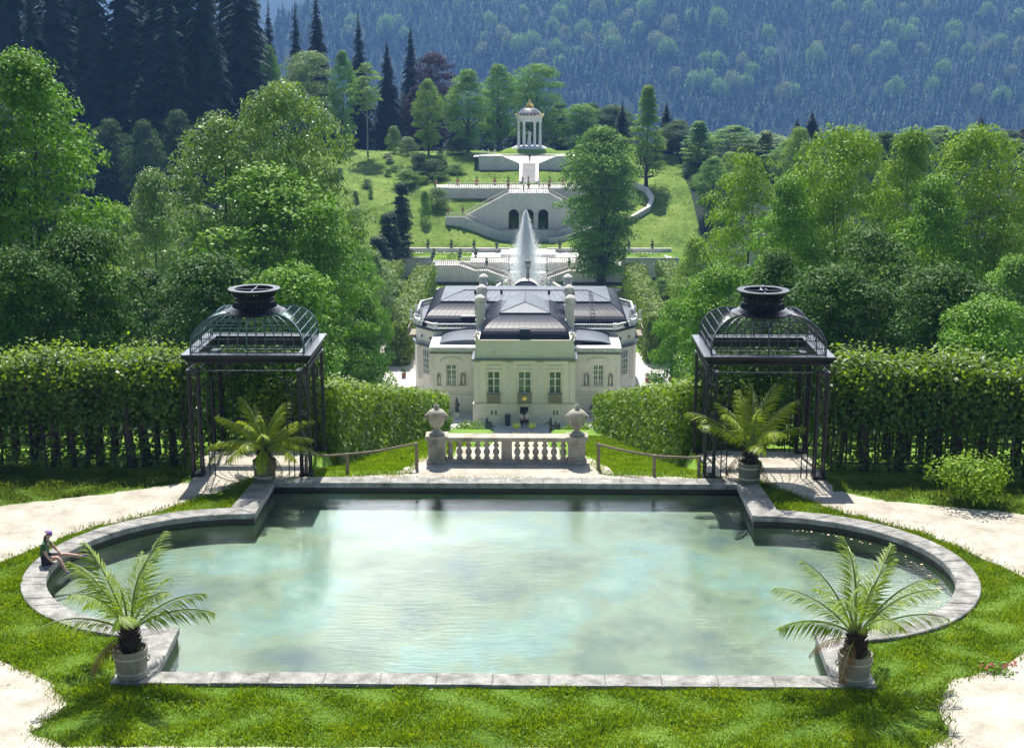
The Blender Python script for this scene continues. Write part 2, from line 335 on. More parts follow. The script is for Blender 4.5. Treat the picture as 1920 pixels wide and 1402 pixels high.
def broadleaf(seed, H, Wd, t0=.18, prof=prof_oval, nclump=190, nleaf=190, lsize=.30, clump=.13, limbs=16, inner=.25, droop=0, trunk_r=None, lobes=4):
    """crown mesh and trunk-with-limbs mesh, base at the origin"""
    rng = np.random.default_rng(seed); h0 = H*t0; parts = []; tips = []
    ph = rng.uniform(0, 6.28, 3); cr = Wd*clump
    tt = rng.beta(1.15, 1.0, nclump)
    for i in range(nclump):
        t = tt[i]; a = rng.uniform(0, 2*np.pi)
        lob = 1+.16*math.sin(lobes*a+ph[0]+t*3)+.10*math.sin(7*a+ph[1]-t*9)+.08*math.sin(t*14+ph[2])
        rad = Wd/2*float(prof(np.array(t)))*lob
        k = rng.uniform(.15, .7) if rng.random() < inner else rng.uniform(.74, 1.0)
        rr = max(rad-cr*.5, .1)*k
        c = np.array([rr*math.cos(a), rr*math.sin(a), h0+t*(H-h0)*.96-droop*k*cr]); s = cr*rng.uniform(.5, 1.25)
        m = int(.72*nleaf*(s/cr)**1.6); d = unit(rng.normal(0, 1, (m, 3))); d[:, 2] = np.abs(d[:, 2])*1.0-.35*rng.random(m); d = unit(d)
        r = rng.uniform(.62, 1.08, (m, 1))**.7
        P = c+d*r*np.array([s, s, s*.55]); nn = d+np.array([0, 0, .75])
        parts.append(leafquads(P, nn, lsize*rng.uniform(.5, 1.5, m), rng, .5)); tips.append((t, c))
    V, F = join(parts); crown = npmesh('crown', V, F)
    tr = trunk_r or H*.016; b = MB()
    lean = rng.normal(0, .02*H, 2)
    def ax(z): q = z/H; return Vector((lean[0]*q*q, lean[1]*q*q, z))
    zs = np.linspace(0, H*.86, 9)
    b.tube([ax(z)+Vector((*rng.normal(0, tr*.25, 2), 0))*(z > 0) for z in zs], [tr*1.35]+[tr*(1-.9*(z/(H*.88))) for z in zs[1:]], 8)
    order = sorted(tips, key=lambda q: -np.linalg.norm(q[1][:2]))[:limbs*3]; rng.shuffle(order)
    for t, c in order[:limbs]:
        c = Vector(c); z0 = max(h0*.75, c.z-(Vector((c.x, c.y)).length)*rng.uniform(.8, 1.4)-.1*H*rng.random()); z0 = min(z0, c.z*.93)
        p0 = ax(z0); m1 = p0.lerp(c, .4)+Vector((*rng.normal(0, .02*H, 2), -.01*H)); r0 = tr*.42*(1-z0/H)+.02
        b.tube([p0, m1, p0.lerp(c, .75)+Vector((0, 0, .01*H)), c], [r0, r0*.7, r0*.42, r0*.15], 5)
    return crown, b.mesh('trunk', False)
def conifer(seed, H=20, Wd=6, whorls=34, per=11, t0=.05, ragged=.25, dense=5):
    rng = np.random.default_rng(seed); Vs = []; b = MB(); b.tube([(0,0,0),(0,0,H*.5),(0,0,H)], [H*.014, H*.008, .02], 6)
    for wv in range(whorls):
        t = wv/(whorls-1); z = H*(t0+(1-t0)*t**.92); rad = Wd/2*((1-t)**.8)*(1-.3*max(0, .12-t)/.12)+.10
        for k in range(max(4, int(per*(1-.5*t)))):
            a = rng.uniform(0, 6.283); r = rad*rng.uniform(1-ragged*1.3, 1+ragged*.5); zz = z+rng.uniform(-.4, .4)*H/whorls
            d = np.array([math.cos(a), math.sin(a), 0]); s = np.array([-d[1], d[0], 0]); up_ = np.array([0, 0, 1.])
            for q in range(dense):
                f0 = q/dense; f1 = min(1.0, f0+1.5/dense); wq = r*(.34*(1-f0)+.10)*rng.uniform(.7, 1.3)
                dz = -r*.38
                p0 = d*r*f0+up_*(zz+dz*f0*f0+.05*r); p1 = d*r*f1+up_*(zz+dz*f1*f1-.05*r); m_ = (p0+p1)/2
                tilt = up_*rng.uniform(-.5, .1)*wq
                Vs.append(np.array([p0, m_+s*wq+tilt, p1, m_-s*wq+tilt*.6]))
    V = np.concatenate(Vs); return npmesh('crown', V, np.arange(len(V)).reshape(-1, 4)), b.mesh('trunk', False)
def bush_mesh(seed, Wd, H, n, ls, flat=.0):
    rng = np.random.default_rng(seed); parts = []
    for i in range(14):
        a = rng.uniform(0, 6.28); k = rng.uniform(0, .62)*Wd/2; s = rng.uniform(.22, .38)*Wd
        c = np.array([k*math.cos(a), k*math.sin(a), rng.uniform(.25, .72)*H]); m = n//14
        d = unit(rng.normal(0, 1, (m, 3))); P = c+d*rng.uniform(.6, 1.1, (m, 1))*np.array([s, s, H*.3]); P[:, 2] = np.maximum(P[:, 2], .02)
        parts.append(leafquads(P, d+np.array([0, 0, .6]), ls*rng.uniform(.6, 1.3, m), rng))
    V, F = join(parts); return npmesh('foliage', V, F)
def hedge_block(rng, path, wid, hgt, dens, ls, sag=.12, both=True, low=0.0, endcaps=True, topdens=1.0):
    """leaves over the top and sides of a hedge that follows path [(x,y,z)]"""
    parts = []; P = [np.array(p, float) for p in path]
    for a, c in zip(P[:-1], P[1:]):
        d = c-a; Ln = np.linalg.norm(d[:2]); u = d/Ln; s = np.array([u[1], -u[0], 0])
        def put(n, fn, nrm):
            q = rng.random((n, 2)); X, Nn = fn(q)
            bmp = np.sin(X[:, 0:1]*2.1+X[:, 2:3]*1.7)*.5+np.sin(X[:, 1:2]*1.9-X[:, 2:3]*2.3+1)*.5
            X = X+nrm*(bmp*sag+rng.normal(0, sag*.8, (n, 1))); parts.append(leafquads(X, np.broadcast_to(nrm+np.array([0,0,.35]), X.shape), ls*rng.uniform(.6, 1.35, n), rng))
        up_ = np.array([0, 0, 1.])
        n = int(Ln*wid*dens*topdens); put(n, lambda q: (a+u*Ln*q[:, :1]+s*wid*(q[:, 1:]-.5)+up_*hgt, None), up_)
        for sg in ((1, -1) if both else (1,)):
            n = int(Ln*(hgt-low)*dens); put(n, lambda q: (a+u*Ln*q[:, :1]+s*sg*wid/2+up_*(low+(hgt-low)*q[:, 1:]), None), s*sg)
    if endcaps:
        for e, dr in ((P[0], P[0]-P[1]), (P[-1], P[-1]-P[-2])):
            u = dr/np.linalg.norm(dr[:2]); u[2] = 0; s = np.array([u[1], -u[0], 0]); n = int(wid*(hgt-low)*dens); q = rng.random((n, 2))
            X = e+s*wid*(q[:, :1]-.5)+np.array([0, 0, 1])*(low+(hgt-low)*q[:, 1:])+u*rng.normal(0, sag, (n, 1))
            parts.append(leafquads(X, np.broadcast_to(u, X.shape), ls*rng.uniform(.6, 1.35, n), rng))
    return join(parts)
# ------------------------------------------------------------------ terrain
def sst(x, a, b):
    t = np.clip((x-a)/(b-a), 0, 1); return t*t*(3-2*t)
ZY = [(-60, -8), (0, -3), (16, -.6), (20, 0), (39.2, 0), (103, -16.17), (122, -24.1), (224.4, -24.1), (225.2, -21.25), (236, -21.2), (237, -20.5), (248, -16.6), (260, -12.8), (275, -10.3), (281, -8.1), (302, -8.2), (330, -13), (420, -40), (560, -75), (900, -112), (1250, -118)]
def zterr(x, y):
    x = np.asarray(x, float); y = np.asarray(y, float)
    z = np.interp(y, [a for a, _ in ZY], [b for _, b in ZY])
    # side valleys beyond the walls: a soft bank instead of the terrace step
    zs = np.interp(y, [215, 238], [-24.1, -20.0]); soft = sst(np.abs(x), 24, 30)*((y > 215) & (y < 238)); z = z*(1-soft)+zs*soft
    # bowl in front of the grotto
    bowl = (1-sst(np.abs(x), 3.5, 14))*((y > 236) & (y < 247.5)); z = z*(1-bowl)+np.minimum(z, -20.5)*bowl
    # the two far flanks rise gently
    z = z+sst(np.abs(x), 30, 90)*3*((y > 120)*1.0)*sst(y, 120, 200)
    z = z+np.where((y > 43)&(y < 900), .25*np.sin(x*.11+1)*np.sin(y*.07), 0)*sst(np.abs(x), 9, 30)*(1-((y > 120)&(y < 240)&(np.abs(x) < 24)))
    z = np.where(((np.abs(x) < 2.9)&(y < 40.95)&(y > 20))|((np.abs(x) > 5.7)&(y < 41.8)&(y > 20)), 0, z)
    z = z-.7*(1-sst(np.abs(x), 1.9, 2.4))*((y > 43)&(y < 122))
    # mountain
    rd = 1260-.05*x; h = (y-rd)*.52; rid = 260+.9*(x+150); rid = np.clip(rid, 60, 300)
    h = np.where(y > rd, np.minimum(h, rid+.05*(y-1800)), 0)
    z = z+np.where(y > rd, h+18*np.sin(x*.013)*sst(y, 1300, 1500)+10*np.sin(x*.031+y*.01)*sst(y, 1300, 1500), 0)
    z = np.where(y > 2400, np.maximum(z, np.minimum((y-2400)*.5-118, 320)), z)
    return z
def zt(x, y): return float(zterr(x, y))
def apse(cx, a, b, n=26, a0=-90, a1=90): return [(cx+a*math.cos(R(a0+(a1-a0)*i/n)), 31.25+b*math.sin(R(a0+(a1-a0)*i/n))) for i in range(n+1)]
inR = [(0,25.35),(1.1,25.35),(2.2,25.35),(3.3,25.35),(4.4,25.35),(5.5,25.35),(6.65,25.35),(6.75,27.5)]+apse(6.75,3.95,3.75)[1:-1]+[(6.6,35.0),(6.58,37.75),(5.5,37.75),(4.4,37.75),(3.3,37.75),(2.2,37.75),(1.1,37.75),(0,37.75)]
outR = [(0,24.83),(1.1,24.83),(2.2,24.83),(3.3,24.83),(4.4,24.83),(5.5,24.83),(7.45,24.83),(7.5,26.98)]+apse(6.95,4.3,4.28,26,-82,84)[1:-1]+[(7.35,35.53),(7.2,38.32),(5.5,38.32),(4.4,38.32),(3.3,38.32),(2.2,38.32),(1.1,38.32),(0,38.32)]
inner = inR+[(-x, y) for x, y in inR[-2:0:-1]]; outer = outR+[(-x, y) for x, y in outR[-2:0:-1]]
midl = [((a[0]+b[0])/2, (a[1]+b[1])/2) for a, b in zip(inner, outer)]
ringR = [(0,22.42),(4,22.45),(7.5,22.4),(8.3,22.9),(8.45,24.2),(8.9,25.2),(10.2,25.9),(11.6,27.3),(12.35,29),(12.45,30.6),(11.75,32.1),(10.85,33.8),(9.6,34.95),(8.9,35.75),(8.3,36.7),(7.6,37.7),(7.3,38.36)]
ringL = [(-x, y) for x, y in ringR]
ringL[4:9] = [(-8.0,24.0),(-8.7,25.0),(-9.9,25.9),(-11.4,27.1),(-12.5,29.2)]
def wob(pts, amp, seed, k=5):
    rng = random.Random(seed); o = []
    for i, p in enumerate(pts):
        q = pts[(i+1) % len(pts)]
        for j in range(k):
            f = j/k; o.append((p[0]+(q[0]-p[0])*f+rng.uniform(-amp, amp), p[1]+(q[1]-p[1])*f+rng.uniform(-amp, amp)))
    return o
ring = ringR+[(5,38.36),(0,38.36),(-5,38.36)]+ringL[::-1][:-1]
def inside(poly, x, y):
    x = np.asarray(x); y = np.asarray(y); r = np.zeros(x.shape, bool); n = len(poly)
    for i in range(n):
        x0, y0 = poly[i-1]; x1, y1 = poly[i]
        if y0 == y1: continue
        c = ((y0 > y) != (y1 > y)) & (x < (x1-x0)*(y-y0)/(y1-y0)+x0); r ^= c
    return r
xs = np.concatenate([[-2600,-1800,-1200,*range(-900,-150,36),-150,-115,-90,-72,-58,-47,-38,-30,-27,-24.5,-22,-20,-18,-16.5], np.arange(-15, 15.01, .25), [16.5,18,20,22,24.5,27,30,38,47,58,72,90,115,*range(150,900,36),1200,1800,2600]])
ys = np.concatenate([[-60,-30,0,8,14,18], np.arange(20, 44.01, .25), np.arange(45, 126, 1.5), np.arange(130, 214, 6), [214.9], np.arange(218, 224, 1.5), [224.3,224.5,225.2], np.arange(227, 236, 3), [236.0,237.0], np.arange(239, 285, 1.5), np.arange(290, 420, 8), np.arange(430, 1250, 40), np.arange(1250, 2000, 25), [2100,2300,2700,3400,4500]])
X, Y = np.meshgrid(xs, ys); Z = zterr(X, Y)
near = (Y < 44)&(Y > 19)&(np.abs(X) < 15)
Z = np.where(near & inside(midl, X, Y), -1.5, Z)
V = np.stack([X, Y, Z], -1).reshape(-1, 3); nx, ny = len(xs), len(ys)
I = np.arange(nx*ny).reshape(ny, nx); F = np.stack([I[:-1,:-1], I[:-1,1:], I[1:,1:], I[1:,:-1]], -1).reshape(-1, 4)
me = npmesh('ground', V, F); me.polygons.foreach_set('use_smooth', [True]*len(F))
g = link('ground', me, MAT['ground']); tag(g, kind='structure')
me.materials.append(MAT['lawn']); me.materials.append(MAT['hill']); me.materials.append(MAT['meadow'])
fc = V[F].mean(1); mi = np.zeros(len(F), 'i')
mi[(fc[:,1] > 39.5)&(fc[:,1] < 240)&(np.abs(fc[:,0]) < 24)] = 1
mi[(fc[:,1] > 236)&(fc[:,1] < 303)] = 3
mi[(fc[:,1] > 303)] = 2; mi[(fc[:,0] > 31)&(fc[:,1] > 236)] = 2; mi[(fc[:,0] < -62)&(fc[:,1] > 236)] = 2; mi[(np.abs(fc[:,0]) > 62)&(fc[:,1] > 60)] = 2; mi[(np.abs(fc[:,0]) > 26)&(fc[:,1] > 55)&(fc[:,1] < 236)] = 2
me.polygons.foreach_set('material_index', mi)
# gravel sheets
gv = [(-26,16),(0,15),(26,16),(26,30),(20,33.8),(13.9,35.45),(10.5,36.5),(9.3,37.4),(9.2,41.4),(5.9,41.4),(5.9,38.42),(3.2,38.9),(2.6,40.4),(-2.6,40.4),(-3.2,38.9),(-5.9,38.42),(-5.9,41.2),(-9.2,41.2),(-9.1,37.9),(-11,36.9),(-13.7,35.7),(-19,33.8),(-26,30)]
def dense(pts, k): return [(p[0]+(q[0]-p[0])*j/k, p[1]+(q[1]-p[1])*j/k) for p, q in zip(pts, pts[1:]+pts[:1]) for j in range(k)]
o = sheet('gravel_path', wob(gv, .09, 3, 9), .012, MAT['gravel'], [wob(ring, .05, 5, 6)]); tag(o, kind='structure')
o = sheet('palace_forecourt', [(-24,123),(24,123),(24,168),(13,168),(13,178),(-13,178),(-13,168),(-24,168)], -24.07, MAT['gravel2']); tag(o, kind='structure')
for sx in (-1, 1):
    pts = [(sx*17.4,168),(sx*19.2,168),(sx*19.2,212),(sx*17.4,212)]
    o = sheet('garden_path', pts[::sx], -24.065, MAT['gravel2']); tag(o, kind='structure')
o = sheet('cascade_landing', [(-1.6,40.4),(1.6,40.4),(1.6,41.8),(-1.6,41.8)], -.02, MAT['gravel']); tag(o, kind='structure')
# ------------------------------------------------------------------ pool
pool = thing('pool_basin', 'grey stone rimmed garden pool with straight sides and two round ends', 'pool', (0, 31.5, 0))
cp = MB(); rg = random.Random(4); n = len(inner)
for i in range(n):
    j = (i+1) % n; big = 1
    a, b_, c_, d = Vector((*inner[i],0)), Vector((*inner[j],0)), Vector((*outer[j],0)), Vector((*outer[i],0))
    if i % 2 == 0 and 7 <= (i % (n//2)) <= 33: pass
    g_ = .006; e1 = (b_-a).normalized()*g_; e2 = (c_-d).normalized()*g_; z1 = .075+rg.uniform(-.006, .006)
    joint = 1 if (i % 3 == 0 or abs((b_-a).length) > .9) else 0
    e1 *= joint; e2 *= joint
    q = [a+e1, b_, c_, d+e2]; bv = .018
    ctr = sum(q, Vector())/4; top = [p+(ctr-p).normalized()*bv for p in q]
    cp.add([p+Vector((0,0,-.07)) for p in q]+[p+Vector((0,0,z1-.015)) for p in q]+[p+Vector((0,0,z1)) for p in top],
           [(0,1,5,4),(1,2,6,5),(2,3,7,6),(3,0,4,7),(4,5,9,8),(5,6,10,9),(6,7,11,10),(7,4,8,11),(8,9,10,11),(3,2,1,0)])
cp.build('coping', MAT['coping'], pool, True)
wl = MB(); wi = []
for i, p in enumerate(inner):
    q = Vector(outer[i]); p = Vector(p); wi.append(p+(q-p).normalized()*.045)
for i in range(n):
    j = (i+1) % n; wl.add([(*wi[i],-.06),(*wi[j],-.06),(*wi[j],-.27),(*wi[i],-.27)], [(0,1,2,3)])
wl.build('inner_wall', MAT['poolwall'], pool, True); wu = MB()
for i in range(n):
    j = (i+1) % n; wu.add([(*wi[i],-.27),(*wi[j],-.27),(*wi[j],-.66),(*wi[i],-.66)], [(0,1,2,3)])
m, nt, b = newmat('pool_floor_silt')
n1 = noise(nt, .33, 6, .62, coord='World', stretch=(1,.8,1)); n2 = noise(nt, 1.4, 5, .7, coord='World'); n3 = noise(nt, .17, 3, .5, coord='World')
c1 = ramp(nt, n1, [(.32,(.09,.135,.15)),(.42,(.16,.20,.15)),(.50,(.25,.28,.19)),(.58,(.22,.30,.27)),(.70,(.36,.41,.36))])
c1 = mixc(nt, .5, c1, ramp(nt, n2, [(.35,(.62,.68,.70)),(.7,(1.2,1.2,1.12))]), 'MULTIPLY')
c1 = mixc(nt, .45, c1, ramp(nt, n3, [(.38,(.72,.74,.52)),(.6,(1.05,1.12,1.15))]), 'MULTIPLY')
nt.links.new(c1, b.inputs['Base Color']); b.inputs['Roughness'].default_value = .9
MAT['poolfloor'] = m
pf = sheet('pool_floor', [tuple(p) for p in wi], -.62, m, parent=pool); wu.build('submerged_wall', m, pool, True); pf.location = (0, -31.5, 0)
m, nt, b = newmat('pool_water'); nt.nodes.remove(b)
fr = N(nt, 'ShaderNodeFresnel'); fr.inputs[0].default_value = 1.38; tr = N(nt, 'ShaderNodeBsdfTransparent'); tr.inputs[0].default_value = (.86,.95,.94,1)
gl = N(nt, 'ShaderNodeBsdfGlossy'); gl.inputs['Roughness'].default_value = .03; ms = N(nt, 'ShaderNodeMixShader')
n1 = noise(nt, 4.5, 5, .65, coord='World', stretch=(.5,1.6,1)); n2 = noise(nt, .5, 2, .5, coord='World', stretch=(.6,1.4,1))
ad = N(nt, 'ShaderNodeMath', operation='MULTIPLY'); nt.links.new(n1, ad.inputs[0]); nt.links.new(n2, ad.inputs[1])
bp = N(nt, 'ShaderNodeBump'); bp.inputs['Strength'].default_value = .3; bp.inputs['Distance'].default_value = .05; nt.links.new(ad.outputs[0], bp.inputs['Height'])
for q in (fr, gl): nt.links.new(bp.outputs[0], q.inputs['Normal'])
nt.links.new(fr.outputs[0], ms.inputs[0]); nt.links.new(tr.outputs[0], ms.inputs[1]); nt.links.new(gl.outputs[0], ms.inputs[2]); nt.links.new(ms.outputs[0], nt.nodes['Material Output'].inputs[0])
MAT['water'] = m
o = sheet('pool_water', [tuple(p) for p in wi], -.19, m); tag(o, kind='structure')
# floating leaves
rng = np.random.default_rng(3); P = []
for i in range(46):
    a = rng.uniform(-1.2, 1.4); P.append((6.75+3.75*math.cos(a)*rng.uniform(.93,.99), 31.25+3.6*math.sin(a)*rng.uniform(.93,.99), -.18))
V, F = leafquads(np.array(P), np.tile([0,0,1.], (46,1)), rng.uniform(.04,.11,46), rng, .05)
o = link('floating_leaves', npmesh('floating_leaves', V, F), M_plain('fallen_petals', (.6,.5,.3), .7)); tag(o, kind='stuff', label='pale fallen leaves floating along the right end of the pool', cat='leaves')
# grass blades
def blades(name, poly, dens, hl, mat, seed, label, holes=(), wd=.012, zfun=None, tuft=0, kind='stuff'):
    rng = np.random.default_rng(seed); A = np.array(poly); lo, hi = A.min(0), A.max(0)
    n = int((hi[0]-lo[0])*(hi[1]-lo[1])*dens); x = rng.uniform(lo[0], hi[0], n); y = rng.uniform(lo[1], hi[1], n)
    k = inside(poly, x, y)
    for h in holes: k &= ~inside(h, x, y)
    nn = np.sin(x*2.3+np.sin(y*3.1)*1.3)*np.sin(y*2.7+np.sin(x*1.9)*1.7); hh = hl*(1+.75*nn*tuft)*rng.uniform(.5, 1.3, n)
    x, y, hh = x[k], y[k], np.maximum(hh[k], .02); n = len(x); z = zterr(x, y) if zfun is None else zfun(x, y)
    a = rng.uniform(0, 6.283, n); d = np.stack([np.cos(a), np.sin(a), 0*a], 1); ln = rng.uniform(.1, .7, n)[:, None]; s = np.stack([-d[:,1], d[:,0], 0*a], 1)*wd
    P = np.stack([x, y, z-.005], 1); up_ = np.array([0,0,1.])
    V = np.stack([P-s, P+s, P+s*.7+(up_*.6+d*ln*.35)*hh[:,None], P+(up_*(1-.35*ln)+d*ln)*hh[:,None]], 1).reshape(-1, 3)
    o = link(name, npmesh(name, V, np.arange(4*n).reshape(n, 4)), mat); tag(o, kind=kind, label=label, cat='grass')
    return o
ringw = wob(ring, .07, 9, 5)
blades('grass', ringw, 1500, .075, MAT['blade'], 1, 'bright green grass growing round the pool rim', [outer], tuft=1, wd=.010)
# clover and weeds dotted through the bank
rng = np.random.default_rng(8); x = rng.uniform(-11.5, 11.5, 9000); y = rng.uniform(22.3, 29, 9000)
k = inside(ring, x, y)&~inside(outer, x, y)&((np.sin(x*1.7+y*2.2)*np.sin(x*.9-y*3)) > .15); x, y = x[k], y[k]
V, F = leafquads(np.stack([x, y, rng.uniform(.03,.10,len(x))], 1), np.tile([0,0,1.], (len(x),1)), rng.uniform(.03,.07,len(x)), rng, .4)
tag(link('clover', npmesh('clover', V, F), MAT['hedge2']), kind='stuff', label='clover patches in the grass bank before the pool', cat='clover')
bl = [(-20,33.9),(-13.7,35.8),(-11,37.0),(-9.3,38.0),(-9.3,38.9),(-15,39.2),(-22,38.5)]
blades('grass', wob(bl,.08,2,6), 900, .13, MAT['dryblade'], 2, 'long dry grass strip in front of the hedge left of the path', tuft=1)
br = [(20,33.9),(13.9,35.5),(10.5,36.6),(9.3,37.5),(9.3,38.4),(15,38.2),(21,37)]
blades('grass', wob(br,.08,3,6), 700, .09, MAT['dryblade'], 3, 'long dry grass strip below the hedge right of the path', tuft=1)
for sx, sn in ((-1,'left'),(1,'right')):
    pl = [(sx*2.75,38.7),(sx*5.8,38.45),(sx*5.8,43),(sx*5.3,46),(sx*2.2,46),(sx*2.5,40.3)]
    tag(blades('grass', wob([(sx*2.5,45.8),(sx*5.3,45.8),(sx*5.3,80),(sx*2.5,80)],.05,6,3), 260, .12, MAT['blade'], 17+sx, 'green grass further down the slope beside the %s hedge' % sn, wd=.03)); blades('grass', wob(pl,.1,6,5), 700, .07, MAT['blade'], 7+sx, 'green grass on the slope behind the %s timber handrail' % sn)
    pl = [(sx*q, y) for q, y in ((5.9,37.9),(6.7,38.3),(5.9,38.6))]
# ------------------------------------------------------------------ gazebos
def gazebo(cx, cy, label, mats, side):
    t = thing('gazebo', label, 'gazebo', (cx, cy, 0), group=None); ir, cg = mats
    hx, hy, ze = 1.86, 1.6, 3.64
    for i, (sx, sy) in enumerate(((-1,-1),(1,-1),(1,1),(-1,1))):
        b = MB(); px, py = sx*(hx-.28), sy*(hy-.26); q = .13
        for dx in (-q, q):
            for dy in (-q, q): b.bar((px+dx, py+dy, 0), (px+dx, py+dy, 3.15), .06)
        k = 0; z = .1
        while z < 3.1:
            for dx, dy in (((-q,-q),(q,-q)),((q,-q),(q,q)),((q,q),(-q,q)),((-q,q),(-q,-q))):
                b.bar((px+dx[0], py+dx[1], z), (px+dy[0], py+dy[1], z+.3 if k % 2 else z), .018)
            z += .3; k += 1
        b.box(px-.19, px+.19, py-.19, py+.19, 0, .1); b.box(px-.18, px+.18, py-.18, py+.18, 3.08, 3.18)
        b.build('post', ir, t)
    # narrow intermediate posts framing the openings
    for sx in (-1, 1):
        for sy in (-1, 1):
            b = MB()
            for dz in (0, .16): b.bar((sx*(hx-.62-dz), sy*(hy-.26), 0), (sx*(hx-.62-dz), sy*(hy-.26), 2.9), .03)
            for z in np.arange(.2, 2.9, .27): b.bar((sx*(hx-.62), sy*(hy-.26), z), (sx*(hx-.78), sy*(hy-.26), z+.13), .018)
            b.build('side_post', ir, t)
    b = MB()   # arches and lattice under the beam
    for ax, L_, off, o_ in (('x', hx-.28, hy-.26, 1), ('x', hx-.28, hy-.26, -1), ('y', hy-.26, hx-.28, 1), ('y', hy-.26, hx-.28, -1)):
        pts = []
        for i in range(15):
            a = math.pi*i/14; u = -L_*math.cos(a)*.94; z = 2.35+.72*math.sin(a)
            pts.append((u, off*o_, z) if ax == 'x' else (off*o_, u, z))
        b.tube(pts, .022, 5)
    b.build('arch', ir, t)
    b = MB()   # openwork frieze
    for s in (-1, 1):
        for z in (3.16, 3.4):
            b.bar((-hx+.14, s*(hy-.14), z), (hx-.14, s*(hy-.14), z), .035); b.bar((s*(hx-.14), -hy+.14, z), (s*(hx-.14), hy-.14, z), .035)
        for i in range(16):
            u = -hx+.3+i*(2*hx-.6)/15; c = [(u+.085*math.cos(a), s*(hy-.14), 3.28+.085*math.sin(a)) for a in np.linspace(0, 6.283, 9)[:-1]]; b.tube(c, .013, 4, True)
        for i in range(14):
            u = -hy+.3+i*(2*hy-.6)/13; c = [(s*(hx-.14), u+.085*math.cos(a), 3.28+.085*math.sin(a)) for a in np.linspace(0, 6.283, 9)[:-1]]; b.tube(c, .013, 4, True)
    b.build('frieze', ir, t)
    # eave: an open frame with a flat top and sloping soffit
    b = MB()
    def rect(h, k, z): return [(-h,-k,z),(h,-k,z),(h,k,z),(-h,k,z)]
    rings = [rect(hx-.14, hy-.14, 3.42), rect(hx-.08, hy-.08, 3.5), rect(hx, hy, 3.58), rect(hx, hy, ze), rect(hx-.42, hy-.42, ze-.0), rect(hx-.42, hy-.42, 3.36), rect(hx-.14, hy-.14, 3.42)]
    fs = []
    for i in range(len(rings)-1):
        for k in range(4): fs.append((i*4+k, i*4+(k+1)%4, (i+1)*4+(k+1)%4, (i+1)*4+k))
    b.add([p for r_ in rings for p in r_], fs); b.build('eave_frame', ir, t, fix=True)
    b = MB(); b.add(rect(hx-.015, hy-.015, ze+.004)+rect(hx-.41, hy-.41, ze+.004), [(k, (k+1)%4, 4+(k+1)%4, 4+k) for k in range(4)]); b.build('lit_eave_top', MAT['ironflat'], t)  # paler sheet: daylight on the flat eave top put into its colour
    # cage
    kx, ky, r0, z0 = hx-.24, hy-.24, .70, ze; lift = .20; H_ = .90
    def prof(f):      # f 0..1 up the cage: scale towards the lantern, height
        if f < .16: return 0, f/.16*lift
        a = (f-.16)/.84*math.pi/2; return 1-math.cos(a)**.95 if a < math.pi/2-1e-6 else 1, lift+H_*math.sin(a)*.92
    def pt(u, v, f):
        s, z = prof(f); ex, ey = kx+(r0-kx)*s, ky+(r0*.9-ky)*s; x, y = u*ex, v*ey
        if f > .85: # round into the circular lantern
            q = (f-.85)/.15; rr = math.hypot(x, y); tgt = r0; x, y = x*(1-q)+x/rr*tgt*q, y*(1-q)+y/rr*tgt*q
        return (x, y, z0+z)
    b = MB(); nfs = 15
    for side_ in range(4):
        for i in range(12):
            u = -1+2*i/12; f_ = [(u,-1),(1,u),(-u,1),(-1,-u)][side_]
            b.tube([pt(f_[0], f_[1], j/nfs) for j in range(nfs+1)], .030 if i == 0 else (.022 if i == 6 else .013), 5 if i == 0 else 4)
    b.build('dome_ribs', cg, t)
    b = MB()
    for f in (.02, .16, .30, .44, .58, .72, .86):
        lp = []
        for side_ in range(4):
            for i in range(8):
                u = -1+2*i/8; f_ = [(u,-1),(1,u),(-u,1),(-1,-u)][side_]; lp.append(pt(f_[0], f_[1], f))
        b.tube(lp, .014, 4, True)
    b.build('dome_rings', cg, t)
    # lantern
    lz = z0+lift+H_*.90
    b = MB(); b.lathe([(.80, lz-.02), (.90, lz-.05), (.92, lz), (.80, lz+.05), (.72, lz+.10), (.62, lz+.14), (.60, lz+.14), (.60, lz)], (0,0,0), 36)
    b.lathe([(.60, lz+.56), (.72, lz+.60), (.76, lz+.62), (.76, lz+.655), (.56, lz+.655), (.55, lz+.60), (.60, lz+.56)], (0,0,0), 36)
    for i in range(34):
        a = 2*math.pi*i/34; c, s = math.cos(a), math.sin(a)
        b.tube([(.64*c, .64*s, lz+.12), (.555*c, .555*s, lz+.26), (.555*c, .555*s, lz+.42), (.66*c, .66*s, lz+.60)], .019, 4)
        a2 = a+math.pi/34; c2, s2 = math.cos(a2), math.sin(a2)
        b.tube([(.60*c2, .60*s2, lz+.12), (.56*c2, .56*s2, lz+.24)], .03, 4)
    for z, r_ in ((.28,.56),(.40,.56),(.50,.59)): b.tube([(r_*math.cos(a), r_*math.sin(a), lz+z) for a in np.linspace(0, 6.283, 33)[:-1]], .018, 4, True)
    for i in range(34):     # inner sheet of the drum with gaps
        a = 2*math.pi*i/34; a3 = a+.12
        b.add([(.53*math.cos(a), .53*math.sin(a), lz+.12), (.53*math.cos(a3), .53*math.sin(a3), lz+.12), (.53*math.cos(a3), .53*math.sin(a3), lz+.5), (.53*math.cos(a), .53*math.sin(a), lz+.5)], [(0,1,2,3)])
    ln = b.build('lantern', ir, t)
    b = MB(); b.bar((-.6,0,lz+.62), (.6,0,lz+.62), .03); b.bar((0,-.6,lz+.62), (0,.6,lz+.62), .03)
    b.lathe([(.0,lz+.60),(.09,lz+.61),(.12,lz+.66),(.05,lz+.70),(.07,lz+.75),(.0,lz+.80)] if side > 0 else [(.0,lz+.60),(.05,lz+.62),(.0,lz+.66)], (0,0,0), 10)
    b.build('finial', MAT['ironflat'], ln)
    # small gate leaf and floor lattice at the back
    b = MB()
